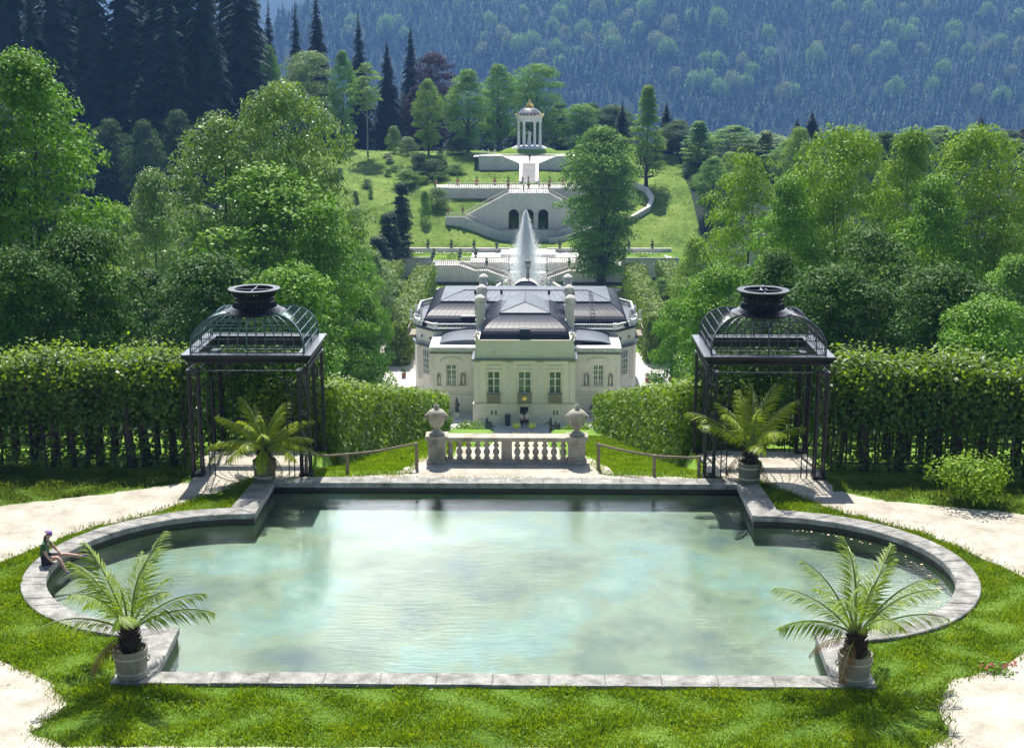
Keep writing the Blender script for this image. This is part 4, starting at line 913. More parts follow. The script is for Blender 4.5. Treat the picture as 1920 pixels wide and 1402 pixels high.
# curved roofs
def mansard(name, x0, x1, y0, y1, z0, cx0, cx1, cy0, cy1, z1, n=9, seams=.62, cx2=None, mat='copper', par=pal):
    b = MB(); rings = []
    for i in range(n+1):
        a = R(64)*i/n; s = (1-math.cos(a))/(1-math.cos(R(64))); zz = z0+(z1-z0)*math.sin(a)/math.sin(R(64))
        rings.append((x0+(cx0-x0)*s, x1+(cx1-x1)*s, y0+(cy0-y0)*s, y1+(cy1-y1)*s, zz))
    vs = []
    for X0, X1, Y0, Y1, zz in rings: vs += [(X0,Y0,zz),(X1,Y0,zz),(X1,Y1,zz),(X0,Y1,zz)]
    b.add(vs, [(i*4+k, i*4+(k+1)%4, (i+1)*4+(k+1)%4, (i+1)*4+k) for i in range(n) for k in range(4)]+[(n*4,n*4+1,n*4+2,n*4+3)])
    for side in range(4):
        ln = (x1-x0) if side % 2 == 0 else (y1-y0); m = max(2, int(ln/seams))
        for j in range(m+1):
            u = j/m; pts = []
            for X0, X1, Y0, Y1, zz in rings:
                q = [(X0+(X1-X0)*u,Y0),(X1,Y0+(Y1-Y0)*u),(X0+(X1-X0)*u,Y1),(X0,Y0+(Y1-Y0)*u)][side]; pts.append((*q, zz+.01))
            b.tube(pts, .03 if j in (0, m) else .009, 4)
    return b.build(name, MAT[mat], par, True)
mansard('front_roof', -4.45, 4.45, 134.5, 147.5, -15.6, -2.5, 2.5, 138.4, 146.5, -13.75)
b = MB(); b.add([(-2.6,138.3,-13.72),(2.6,138.3,-13.72),(1.75,147.5,-13.72),(-1.75,147.5,-13.72),(-2.6,138.3,-13.6),(2.6,138.3,-13.6),(1.75,147.5,-13.6),(-1.75,147.5,-13.6),(0,141,-13.0),(0,147.3,-13.0)],
    [(0,1,5,4),(1,2,6,5),(2,3,7,6),(3,0,4,7),(4,5,8),(5,6,9,8),(7,4,8,9),(6,7,9),(0,3,2,1)])
b.tube([(-2.6,138.3,-13.6),(0,141,-12.98),(2.6,138.3,-13.6)], .05, 4); b.tube([(0,141,-12.97),(0,147.3,-12.97)], .06, 4)
b.build('front_roof_cap', MAT['palemetal'], pal, True)
b = MB(); b.add([(-.5,134.55,-15.55),(.5,134.55,-15.55),(.5,134.75,-14.62),(-.5,134.75,-14.62),(-.5,136.0,-15.55),(.5,136.0,-15.55),(.5,136.4,-14.55),(-.5,136.4,-14.55)], [(0,1,2,3),(1,5,6,2),(0,3,7,4),(3,2,6,7)]); b.build('roof_hatch', MAT['iron'], pal, True)
# wings
def railing(par, p0, p1, h, n, mat, wd=.16, br=.035, wscale=1.0):
    p0 = Vector(p0); p1 = Vector(p1); b = MB(); b.bar(p0+Vector((0,0,h-.06)), p1+Vector((0,0,h-.06)), wd, .12); o = b.build('rail', mat, par, True)
    b = MB(); b.bar(p0+Vector((0,0,.04)), p1+Vector((0,0,.04)), wd, .08); b.build('kerb', mat, par, True)
    me = MB().lathe([(br,0.06),(br*1.9,h*.3),(br*.9,h*.55),(br*1.3,h-.1)], (0,0,0), 6).mesh('baluster', False)
    me.materials.append(mat); W0 = wloc(par)
    for i in range(n):
        q = bpy.data.objects.new('baluster', me); C.objects.link(q); q.parent = par; q.location = p0.lerp(p1, (i+.5)/n)-W0
for sx in (-1, 1):
    X0, X1 = (-9.62, -5.03) if sx < 0 else (5.03, 9.70)
    wx = (-8.0,-7.0) if sx < 0 else (6.98, 8.0); nx_ = [(-9.0,-8.55),(-6.65,-5.95)] if sx < 0 else [(5.95,6.65),(8.45,9.05)]
    ns = [archp(a+.05, b_-.05, -21.1, -19.75) for a, b_ in nx_]
    b = MB(); b.prism(rect(X0, X1, -22.05, -17.78), 138, 138.4, [rect(*wx, -21.1, -18.97)]+ns); 
    xo = X0 if sx < 0 else X1-.4
    b.box(xo, xo+.4, 138.4, 145, -22.05, -17.78); b.build('wing_wall', MAT['render'], pal, True)
    b = MB(); b.box(X0-.06*(sx<0), X1+.06*(sx>0), 137.9, 138.5, G0, -22.05); b.box(xo-.06, xo+.46, 138.5, 145, G0, -22.05)
    for zz in (-23.9,-23.45,-22.95,-22.5): b.box(X0, X1, 137.87, 137.9, zz+.02, zz+.37)
    b.build('wing_base', MAT['render'], pal, True)
    b = MB(); c = (wx[0]+wx[1])/2; b.tube([(c+1.15*math.cos(a), 137.97, -18.75+.55*math.sin(a)) for a in np.linspace(.15, math.pi-.15, 12)], .07, 5)
    for s in (wx[0]-.16, wx[1]+.06): b.box(s, s+.10, 137.94, 138, -21.2, -18.9)
    b.box(wx[0]-.2, wx[1]+.2, 137.9, 138, -21.3, -21.2); b.box(X0, X1, 137.94, 138, -21.85, -21.75)
    for a, b_ in nx_:
        b.tube([((a+b_)/2+(b_-a)/2*math.cos(q), 137.97, -20.08+(b_-a)/2*math.sin(q)) for q in np.linspace(0, math.pi, 9)], .05, 4); b.box(a-.03, a+.05, 137.95, 138, -21.15, -20.08); b.box(b_-.05, b_+.03, 137.95, 138, -21.15, -20.08); b.box(a-.1, b_+.1, 137.88, 138, -21.25, -21.12)
    for xx in (X0+.1, X1-.45): b.box(xx, xx+.35, 137.95, 138, -21.75, -17.85)
    b.build('wing_trim', MAT['trim'], pal, True)
    b = MB(); b.box(X0, X1, 138.38, 138.44, -21.2, -19.7); b.box(wx[0]-.1, wx[1]+.1, 138.45, 138.5, -21.2, -18.9); b.build('recess', MAT['wall'], pal, True)
    for a, b_ in nx_:
        bb = MB(); c2 = (a+b_)/2; bb.lathe([(.14,-21.08),(.12,-20.7),(.15,-20.4),(.10,-20.2),(.05,-20.13),(.075,-20.05),(.0,-19.95)], (c2,138.2,0), 8); bb.build('niche_figure', MAT['trim'], pal, True)
    window(*wx, -21.1, -18.97, 138, 4, 4)
    b = MB(); b.box(X0-.15*(sx<0), X1+.15*(sx>0), 137.8, 145, -17.78, -17.66); b.build('cornice', MAT['ironflat'], pal, True)
    b = MB(); b.box(X0-.1*(sx<0), X1+.1*(sx>0), 138.0, 145, -17.66, -17.22); b.box(X0-.12*(sx<0), X1+.12*(sx>0), 137.88, 145, -17.22, -17.13)
    k = X0+.3
    while k < X1-.3: b.lathe([(.04,-17.63),(.07,-17.5),(.04,-17.3),(.05,-17.24)], (k,137.93,0), 6); k += .2
    b.build('wing_parapet', MAT['white'], pal, True)
    xa, xb = (-8.8,-5.0) if sx < 0 else (5.0,8.85)
    b = MB(); k = 10; vs = []
    for i in range(k+1):
        a = math.pi/2*i/k; x = (xb-3.8*math.sin(a)) if sx < 0 else (xa+3.85*math.sin(a)); z = -17.1+.72*math.cos(a); vs += [(x,139.4,z-.25*math.cos(a)),(x,144,z)]
    b.add(vs, [(2*i,2*i+1,2*i+3,2*i+2) for i in range(k)]); b.add([(xa,139.4,-17.13),(xb,139.4,-17.13)]+vs[::2], [tuple(range(2+k+1))]); b.build('wing_roof', MAT['palemetal'], pal, True)
    b = MB(); b.tube([vs[2*i+1] for i in range(k+1)], .12, 5); b.build('roof_edge', MAT['ironflat'], pal, True)
# main transverse block
mo = [(-9.6,144),(-11.6,146.6),(-12.1,148.6),(-12.1,158),(-10,161.5),(-10,165),(10,165),(10,161.5),(12.1,158),(12.1,148.6),(11.6,146.6),(9.6,144)]
def grow(p, k): return [(x+k*(1 if x > 0 else -1), y+(k if y > 155 else -k)) for x, y in p]
b = MB(); b.prism(mo[::-1], G0, -18.55, axis='z'); b.build('main_wall', MAT['render'], pal, True)
b = MB(); b.prism(grow(mo, .22)[::-1], -18.55, -18.40, axis='z'); b.build('lower_cornice', MAT['ironflat'], pal, True)
b = MB(); b.prism(grow(mo, -.12)[::-1], -18.40, -16.72, axis='z'); b.build('attic_wall', MAT['render'], pal, True)
b = MB(); b.prism(grow(mo, .15)[::-1], -16.72, -16.58, axis='z'); b.build('upper_cornice', MAT['ironflat'], pal, True)
b = MB(); b.prism(grow(mo, -.02)[::-1], -16.58, -16.45, axis='z'); b.build('gutter_deck', MAT['palemetal'], pal, True)
for p, q in zip(mo, mo[1:]+mo[:1]):
    if min(p[1], q[1]) > 158 or (p[0]*q[0] < 0 and p[1] > 160): continue
    d = Vector((q[0]-p[0], q[1]-p[1], 0)); ln = d.length; k = max(1, int(ln/3.2))
    if p[1] == 144 and q[1] == 144:
        segs = [((-9.4,144.1),(-5.1,144.1)), ((5.1,144.1),(9.4,144.1))]
    else: segs = [(p, q)]
    for a_, c_ in segs:
        railing(pal, (*a_,-16.45), (*c_,-16.45), .58, max(4, int((Vector(c_)-Vector(a_)).length/.24)), MAT['white'], .22)
for sx in (-1, 1):
    for x, y in ((9.5,144.1),(11.5,146.7),(12.0,148.7),(12.0,153),(12.0,157.8)):
        b = MB(); b.box(sx*x-.2, sx*x+.2, y-.2, y+.2, -16.45, -15.8); b.build('parapet_pier', MAT['white'], pal, True)
    # tall side windows and pilasters on the canted corner
    a_ = Vector((sx*9.6,144,0)); c_ = Vector((sx*11.6,146.6,0)); dd = (c_-a_).normalized(); nn = Vector((dd.y,-dd.x,0)); nn = nn if nn.y < 0 else -nn; ctr = (a_+c_)/2
    b = MB(); 
    for f in (.08,.22,.80,.94):
        p = a_.lerp(c_, f)+nn*.06; b.bar(p+Vector((0,0,-22.3)), p+Vector((0,0,-18.7)), .3, .14)
    b.build('pilasters', MAT['trim'], pal, True)
    b = MB(); u = dd*.55; o_ = nn*.05
    for z0, z1 in ((-21.6,-19.9),(-19.75,-19.0)):
        b.add([ctr-u+o_+Vector((0,0,z0)), ctr+u+o_+Vector((0,0,z0)), ctr+u+o_+Vector((0,0,z1)), ctr-u+o_+Vector((0,0,z1))], [(0,1,2,3)])
    wp = b.build('corner_window', MAT['glass'], pal, True)
    b = MB()
    for f in (-1,-.33,.33,1): p = ctr+dd*.55*f+nn*.08; b.bar(p+Vector((0,0,-21.6)), p+Vector((0,0,-19.0)), .06)
    for z in (-21.6,-21.0,-20.4,-19.83,-19.0): b.bar(ctr-u+nn*.08+Vector((0,0,z)), ctr+u+nn*.08+Vector((0,0,z)), .06)
    b.build('window_bars', MAT['white'], wp, True)
    b = MB(); b.box(sx*12.5-.45, sx*12.5+.45, 149.5, 153, -18.35, -18.2)
    for k in range(9): b.bar((sx*12.9, 149.6+k*.42, -18.2), (sx*12.9, 149.6+k*.42, -17.4), .05)
    b.bar((sx*12.9,149.5,-17.4), (sx*12.9,153,-17.4), .08); b.build('side_balcony', MAT['balcony'], pal, True)
    for k, x in enumerate((10.2,11.3)):
        b = MB(); b.lathe([(0,-.02),(.16,-.02),(.16,.02),(0,.02)], (0,0,0), 10); o = b.build('oculus', MAT['glass'], pal); q = a_.lerp(c_, .3+.5*k)+Vector((0,0,-17.6))+nn*.0
        o.location = q+Vector((sx*-.1,.1,0))+nn*.05-wloc(pal); o.rotation_euler = nn.to_track_quat('Z','Y').to_euler()
mansard('main_roof', -11.0, 11.0, 145.2, 163, -16.4, -9.15, 9.15, 149, 159, -14.45)
b = MB(); b.add([(-9.3,148.9,-14.42),(9.3,148.9,-14.42),(9.3,159,-14.42),(-9.3,159,-14.42),(-9.3,148.9,-14.28),(9.3,148.9,-14.28),(9.3,159,-14.28),(-9.3,159,-14.28),(-7.0,153.9,-13.95),(7.0,153.9,-13.95)],
    [(0,1,5,4),(1,2,6,5),(2,3,7,6),(3,0,4,7),(4,5,9,8),(5,6,9),(6,7,8,9),(7,4,8),(0,3,2,1)])
for q in ((-9.3,148.9),(9.3,148.9)): b.tube([(*q,-14.28),(math.copysign(7,q[0]),153.9,-13.93)], .06, 4)
b.tube([(-7,153.9,-13.92),(7,153.9,-13.92)], .07, 4)
for x in np.arange(-8.4, 8.5, .7): b.tube([(x,148.95,-14.27),(x*.8,153.9,-13.94)], .022, 4)
b.build('main_roof_cap', MAT['palemetal'], pal, True)
for x in (-5.6,-2.7,2.6,5.3):
    b = MB(); b.box(x-.13, x+.13, 152.2, 152.6, -14.3, -13.6); b.build('roof_vent', MAT['dark'], pal, True)
for x in (-5.2,7.2):
    b = MB()
    for s in (-.2,.2): b.bar((x+s,149,-14.2),(x+s,153.5,-13.85),.05); b.tube([(x+s,145.35,-16.2),(x+s,145.7,-15.5),(x+s,146.9,-14.75),(x+s,149,-14.3)], .03, 4)
    for k in range(8): b.bar((x-.2,149.1+k*.58,-14.16+k*.045),(x+.2,149.1+k*.58,-14.16+k*.045),.05)
    for yy, zz in ((145.4,-16.1),(145.5,-15.8),(145.7,-15.45),(146.1,-15.15),(146.6,-14.85),(147.4,-14.6)): b.bar((x-.2,yy,zz),(x+.2,yy,zz),.05)
    b.build('roof_ladder', MAT['iron'], pal, True)
b = MB(); b.box(-6.9,-5.2,145.6,145.9,-15.35,-15.3); b.build('snow_board', MAT['white'], pal, True)
# chimneys
for sx in (-1, 1):
    for y, zb, zt_, wd in ((140.6,-17.1,-13.15,.44),(145.5,-16.4,-12.9,.42),(150.5,-15.0,-12.55,.40)):
        b = MB(); x = sx*4.62
        b.add([(x-wd*.62,y-wd*.6,zb),(x+wd*.62,y-wd*.6,zb),(x+wd*.62,y+wd*.6,zb),(x-wd*.62,y+wd*.6,zb),(x-wd,y-wd,zb+2.2),(x+wd,y-wd,zb+2.2),(x+wd,y+wd,zb+2.2),(x-wd,y+wd,zb+2.2),(x-wd*.95,y-wd*.95,zt_),(x+wd*.95,y-wd*.95,zt_),(x+wd*.95,y+wd*.95,zt_),(x-wd*.95,y+wd*.95,zt_)],
            [(0,1,5,4),(1,2,6,5),(2,3,7,6),(3,0,4,7),(4,5,9,8),(5,6,10,9),(6,7,11,10),(7,4,8,11),(8,9,10,11)])
        b.box(x-wd*1.12, x+wd*1.12, y-wd*1.12, y+wd*1.12, zb+2.22, zb+2.36)
        b.lathe([(.40,zt_),(.46,zt_+.15),(.36,zt_+.25),(.40,zt_+.45),(.54,zt_+.62),(.50,zt_+.72),(.30,zt_+.90),(.12,zt_+1.0),(0,zt_+1.02)], (x,y,0), 14)
        for s in (-1,1): b.tube([(x+s*.38,y,zt_+.1),(x+s*.60,y,zt_+.3),(x+s*.42,y,zt_+.5)], .08, 5)
        b.build('chimney', MAT['trim'], pal, True)
# scroll buttresses beside the front roof
for sx in (-1, 1):
    b = MB(); b.tube([(sx*4.7,134.6,-15.6),(sx*4.85,134.6,-15.2),(sx*4.7,134.7,-14.95),(sx*4.5,134.7,-15.15)], .14, 6); b.lathe([(0,-.2),(.25,0),(0,.25)], (sx*4.9,135.2,-15.4), 8); b.build('roof_scroll', MAT['trim'], pal, True)
# round gable at the far side
b = MB(); k = 14; pts = [(1.5*math.cos(math.pi*i/k), -15.55+1.25*math.sin(math.pi*i/k)) for i in range(k+1)]
b.prism([(-2.4,-16.4),(2.4,-16.4),(2.4,-15.6)]+pts+[(-2.4,-15.6)], 162, 165); b.build('gable', MAT['trim'], pal, True)
b = MB(); b.tube([(1.55*math.cos(a), 161.9, -15.5+1.3*math.sin(a)) for a in np.linspace(0, math.pi, 14)], .14, 5); b.build('gable_moulding', MAT['ironflat'], pal, True)
def statue(loc, label, mat, h, pose=0, rz=0, name='statue', group=None, globe=False, parent=None):
    if parent: t = bpy.data.objects.new(name, None); C.objects.link(t); t.parent = parent; t.location = Vector(loc)-wloc(parent); t.rotation_euler = (0,0,rz)
    else: t = thing(name, label, 'statue', loc, rz, group)
    s = h; k = lambda *c: [tuple(v*s for v in q) for q in c]
    A = [k((0,0,.52,.085),(.01,0,.66,.075),(0,0,.79,.085),(0,0,.85,.04),(0,0,.89,.045),(0,0,.95,.045))]
    A.append(k((0,0,.52,.085),(.05,0,.46,.06),(.06,.02,.25,.045),(.05,0,.04,.05))); A.append(k((0,0,.52,.085),(-.05,0,.46,.06),(-.09,.0,.25,.045),(-.08,-.02,.04,.05)))
    if globe: A.append(k((0,0,.79,.085),(.13,0,.84,.04),(.15,0,.98,.03),(.09,0,1.08,.025))); A.append(k((0,0,.79,.085),(-.13,0,.84,.04),(-.15,0,.98,.03),(-.09,0,1.08,.025)))
    else: A.append(k((0,0,.79,.085),(.12,0,.79,.04),(.17,.05,.62,.03),(.10,.1,.55,.025))); A.append(k((0,0,.79,.085),(-.12,0,.79,.04),(-.20,0,.70+.2*pose,.03),(-.26,.02,.80+.2*pose,.022)))
    skin('figure', A, mat, t, 1)
    b = MB(); b.box(-.16*s,.16*s,-.13*s,.13*s,-.06*s,.03*s); b.build('plinth', mat, t)
    skin('drapery', [k((0,.02,.62,.07),(.02,.03,.45,.11),(.0,.03,.22,.12),(.0,.02,.05,.13))], mat, t, 1)
    if globe:
        b = MB(); b.lathe([(0,-.2*s)]+[(.2*s*math.cos(a), .2*s*math.sin(a)) for a in np.linspace(-1.3,1.3,9)]+[(0,.2*s)], (0,0,1.16*s), 16); b.build('globe', mat, t, smooth=True)
    return t
statue((.2,163.6,-14.35), 'weathered stone figure carrying a globe on its shoulders on top of the palace gable', MAT['stone'], 1.85, globe=True, name='roof_statue')
for i, (x, y, z) in enumerate(((-11.9,148.6,-15.75),(-12.6,150.5,-16.6),(11.9,148.6,-15.75),(12.6,150.5,-16.6),(-11.2,146.4,-15.8),(11.2,146.4,-15.8))):
    sd_ = 'left' if x < 0 else 'right'
    statue((x,y,z), ['pale stone figure on the %s corner pier of the palace parapet','pale figure standing by the %s side balcony of the palace','pale stone figure on the %s canted corner of the palace roof'][0 if i in (0,2) else 1 if i in (1,3) else 2] % sd_, MAT['white'], 1.25, i % 2, i)
for i, x in enumerate((-2.9,-1.9,1.9,2.9)):
    statue((x,164.5,-16.0), ['stone figure group left of the round palace gable','slim stone figure just left of the round palace gable','slim stone figure just right of the round palace gable','stone figure group right of the round palace gable'][i], MAT['trim'], 1.9, i % 2, 0)
# things in front of the palace
bin_ = thing('litter_bin', 'dark grey litter bin against the palace base wall, left of the doorway', 'bin', (-1.67,133.4,G0))
b = MB(); b.lathe([(.24,0),(.26,.05),(.28,.95),(.30,.97),(.30,1.02),(.24,1.03),(.22,.9),(0,.9)], (0,0,0), 12); b.build('drum', MAT['bronze'], bin_)
b = MB(); b.tube([(-.26,0,1.0),(-.2,0,1.2),(.2,0,1.2),(.26,0,1.0)], .03, 5); b.build('hood', MAT['bronze'], bin_)
person_standing((.28,132.2,G0), .3, 'person in a pale pink top and dark trousers standing before the palace door', MAT['pale_cloth'], MAT['dark_cloth'], 1.75, MAT['pale_cloth'])
person_standing((-.25,132.5,G0), 2.6, 'smaller person in a grey top and dark trousers beside the palace door', MAT['wall'], MAT['dark_cloth'], 1.6)
for sx, sn in ((-1,'left'),(1,'right')):
    X_ = -3.1 if sx < 0 else 3.0
    t = thing('fountain_figures', 'dark bronze figure group on the %s side of the basin before the palace' % sn, 'statue', (X_,126.5,G0)); t.scale = (.72,)*3
    rr = random.Random(sx+5)
    for k in range(3):
        o = Vector((rr.uniform(-.7,.7), rr.uniform(-.5,.5), 0)); q = lambda x,y,z,r: (o.x+x,o.y+y,z,r)
        skin('figure', [[q(0,0,.8,.3),q(.05,0,1.6,.28),q(0,.05,2.2+.4*k,.26),q(.05,0,2.7+.4*k,.14),q(.05,0,2.95+.4*k,.17)],[q(0,.05,2.2+.4*k,.26),q(.5*sx*-1,0,2.3+.3*k,.10),q(.8*sx*-1,.1,1.9+.4*k,.07)],[q(0,0,.8,.3),q(.3,.2,.4,.16),q(.5,.2,0,.12)],[q(0,0,.8,.3),q(-.3,.2,.4,.16),q(-.4,.2,0,.12)]], MAT['bronze'], t, 1)
    b = MB(); b.lathe([(1.5,0),(1.4,.5),(1.0,.8),(.3,1.0)], (0,0,0), 9, flute=.12); b.build('rock_base', MAT['stone'], t)
    hb = bush_mesh(40+sx, 4.6, 1.6, 1500, .2); o = link('topiary_bush', hb, MAT['leaf_light']); o.location = (X_+sx*2.0, 128.4, G0); o.scale = (1,.5,1.15); tag(o, 'low clipped bush on the %s side of the palace forecourt' % sn, 'bush')
    t = thing('potted_cycad', 'grey green spiky plant at the middle of the palace forecourt, %s one' % sn, 'plant', (sx*.75,129.5,G0))
    for i in range(16):
        st, lf = variants[list(variants)[i % 3]]; o = link('frond', lf, MAT['frond'], t) if False else bpy.data.objects.new('frond', lf); 
        if o.name not in C.objects: C.objects.link(o)
        o.parent = t; o.scale = (.8,)*3; o.rotation_euler = (0,0,i*.39*1.02); o.location = (0,0,.6)
    b = MB(); b.lathe([(.25,0),(.32,.35),(.28,.36),(0,.3)], (0,0,0), 12); b.build('pot', MAT['stone'], t)
# bicycles / dark statuary by the wing
t = thing('group_of_statues', 'dark sculpture with pale base beside the right wing wall', 'statue', (7.6,136.6,G0))
skin('figure', [[(0,0,.5,.3),(0,0,1.2,.3),(.1,0,1.8,.15),(.1,0,2.0,.14)],[(0,0,1.2,.3),(-.7,0,1.4,.14),(-1.0,.1,.8,.1)],[(0,0,1.2,.3),(.8,0,1.3,.14),(1.1,.1,1.8,.12)],[(0,0,.5,.3),(.6,0,.2,.16)]], MAT['bronze'], t, 1)
b = MB(); b.box(-.5,.5,-.4,.4,0,.5); b.build('plinth', MAT['trim'], t)
t = thing('lead_statue', 'dark figure on a pale pedestal beside the left wing wall', 'statue', (-6.9,136.4,G0))
skin('figure', [[(0,0,.8,.2),(0,0,1.4,.2),(0,0,1.9,.11),(0,0,2.1,.12)],[(0,0,1.4,.2),(.35,0,1.3,.08)],[(0,0,.8,.2),(.12,0,.5,.1)]], MAT['bronze'], t, 1)
b = MB(); b.box(-.3,.3,-.3,.3,0,.6); b.build('pedestal', MAT['trim'], t)
# cascade steps on the slope
cs = MB(); y = 41.8; n_ = 30; hh = (103-41.8)/n_
for i in range(n_):
    y0 = y+i*hh; z1 = zt(0, y0+hh)+.02; z0 = zt(0, y0+hh)-1.2; cs.box(-1.5, 1.5, y0, y0+hh*1.02, z0, z1)
for sx in (-1, 1):
    for i in range(n_): y0 = y+i*hh; z1 = zt(0, y0+hh)+.14; cs.box(sx*1.5 if sx > 0 else -1.75, 1.75 if sx > 0 else -1.5, y0, y0+hh, z1-1.5, z1)
tag(cs.build('cascade', MAT['render'], None, True), 'pale stepped water cascade falling down the slope behind the balustrade', 'cascade')
# ------------------------------------------------------------------ formal garden, terraces, temple
def slab(p, q, w_, z0, z1): pass
def garden_hedge(x, y0, y1, wd, h, label, seed, mat='hedge2'):
    rng = np.random.default_rng(seed); V, F = hedge_block(rng, [(x,y0,zt(x,y0)),(x,y1,zt(x,y1))], wd, h, 34, .34, sag=.22)
    V2, F2 = hedge_block(rng, [(x,y0+.3,zt(x,y0)),(x,y1,zt(x,y1))], wd*.8, h*.93, 22, .5, sag=.1); V, F = join([(V,F),(V2,F2)])
    t = thing('garden_hedge', label, 'hedge', (x,y0,zt(x,y0))); link('foliage', npmesh('foliage', V, F), MAT[mat], t, True)
    return t
garden_hedge(-15.2, 160, 205, 2.6, 5.2, 'tall clipped hedge running away on the left side of the palace garden', 51)
garden_hedge(-20.6, 158, 214, 2.4, 4.6, 'outer clipped hedge beside the shaded path left of the palace garden', 52)
garden_hedge(15.8, 162, 205, 2.8, 5.6, 'tall clipped hedge running away on the right side of the palace garden', 53)
garden_hedge(21.2, 158, 212, 2.6, 5.0, 'outer clipped hedge at the far right of the palace garden', 54)
def low_hedge(c, sx_, sy_, h, label, seed):
    rng = np.random.default_rng(seed); V, F = hedge_block(rng, [(c[0]-sx_/2,c[1],G0),(c[0]+sx_/2,c[1],G0)], sy_, h, 60, .28, sag=.1); o = link('box_hedge', npmesh('box_hedge', V, F), MAT['leaf_dark'], None, True); tag(o, label, 'hedge')
low_hedge((-18.3,157), 3.6, 1.5, 1.2, 'low dark box hedge on the white court left of the palace', 61)
low_hedge((18.6,155), 3.6, 1.5, 1.2, 'low dark box hedge on the white court right of the palace', 62)
# planters and strollers on the side courts
for i, (x, y) in enumerate(((-13.9,154),(13.7,152),(15.0,150),(16.6,153))):
    t = thing('court_planter', ['small orange flowerpot on the white court left of the palace','first small potted shrub on the white court right of the palace','second potted shrub on the white court right of the palace, nearest the hedge','potted shrub on the white court right of the palace, farthest from the wall'][i], 'planter', (x,y,G0))
    b = MB(); b.lathe([(.2,0),(.3,.5),(.27,.52),(0,.45)], (0,0,0), 10); b.build('pot', MAT['terracotta'], t); link('foliage', bush_mesh(70+i, .9, .9, 260, .12), MAT['leaf_dark'], t).location = (0,0,.45)
# parterre beds
def ringpts(cx, cy, rx, ry, n=40, a0=0, a1=6.283): return [(cx+rx*math.cos(a), cy+ry*math.sin(a)) for a in np.linspace(a0, a1, n, endpoint=(a1-a0 < 6.2))]
for sx, sn in ((-1,'left'),(1,'right')):
    t = thing('parterre', 'scrolled %s flower bed with red edging and white gravel on the palace lawn' % sn, 'flower bed', (sx*10.2,214.8,G0))
    o = sheet('red_border', ringpts(0,0,4.6,3.1), .02, MAT['soil'], [ringpts(0,0,4.3,2.8)], t); o = sheet('gravel_band', ringpts(0,0,4.3,2.8), .025, MAT['white'], [ringpts(0,0,3.3,2.0)], t)
    o = sheet('box_edging', ringpts(0,0,3.3,2.0), .035, MAT['soil'], [ringpts(0,0,3.0,1.75)], t)
    b = MB()
    for k in range(5): b.tube([(-2.2+k+.45*math.cos(a)*(1-a/14), .1+.9*math.sin(a)*(1-a/14), .08) for a in np.linspace(0, 9, 26)], .10, 5)
    b.build('scrollwork', MAT['trim'], t)
for i, (px, py) in enumerate(((915,541),(925,546),(1055,541))):
    p = on(px, py, G0); t = thing('ball_topiary', ['clipped green ball shrub near the left flower bed','clipped green ball shrub closer to the fountain','clipped green ball shrub near the linden lawn'][i], 'topiary', p); link('foliage', bush_mesh(80+i, 1.5, 1.5, 500, .2), MAT['leaf_dark'], t)
# walls
W = MAT['wall']
def wall_thing(label, outline, y0, y1, holes=(), name='terrace_wall', base=None, mat=None):
    xs_ = [p[0] for p in outline]; t = thing(name, label, 'wall', (sum(xs_)/len(xs_), y0, min(p[1] for p in outline)))
    b = MB(); b.prism(outline, y0, y1, holes); b.build('wall', mat or W, t, True)
    if base:
        b = MB(); b.box(base[0], base[1], y0-.06, y0, base[2], base[3]); b.build('plinth', MAT['darkstone'], t, True)
    return t
def coping(t, pts, y, wd=.4, th=.16, mat=None, off=0):
    for p, q in zip(pts, pts[1:]):
        b = MB(); b.bar((p[0],y,p[1]+th/2+off), (q[0],y,q[1]+th/2+off), wd, th); b.build('coping', mat or MAT['trim'], t, True)
def rail_x(t, p, q, y, h=.85, sp=.32):
    railing(t, (p[0],y,p[1]), (q[0],y,q[1]), h, max(2, int(abs(q[0]-p[0])/sp)), MAT['trim'], .22, .05)
TZ = -21.2
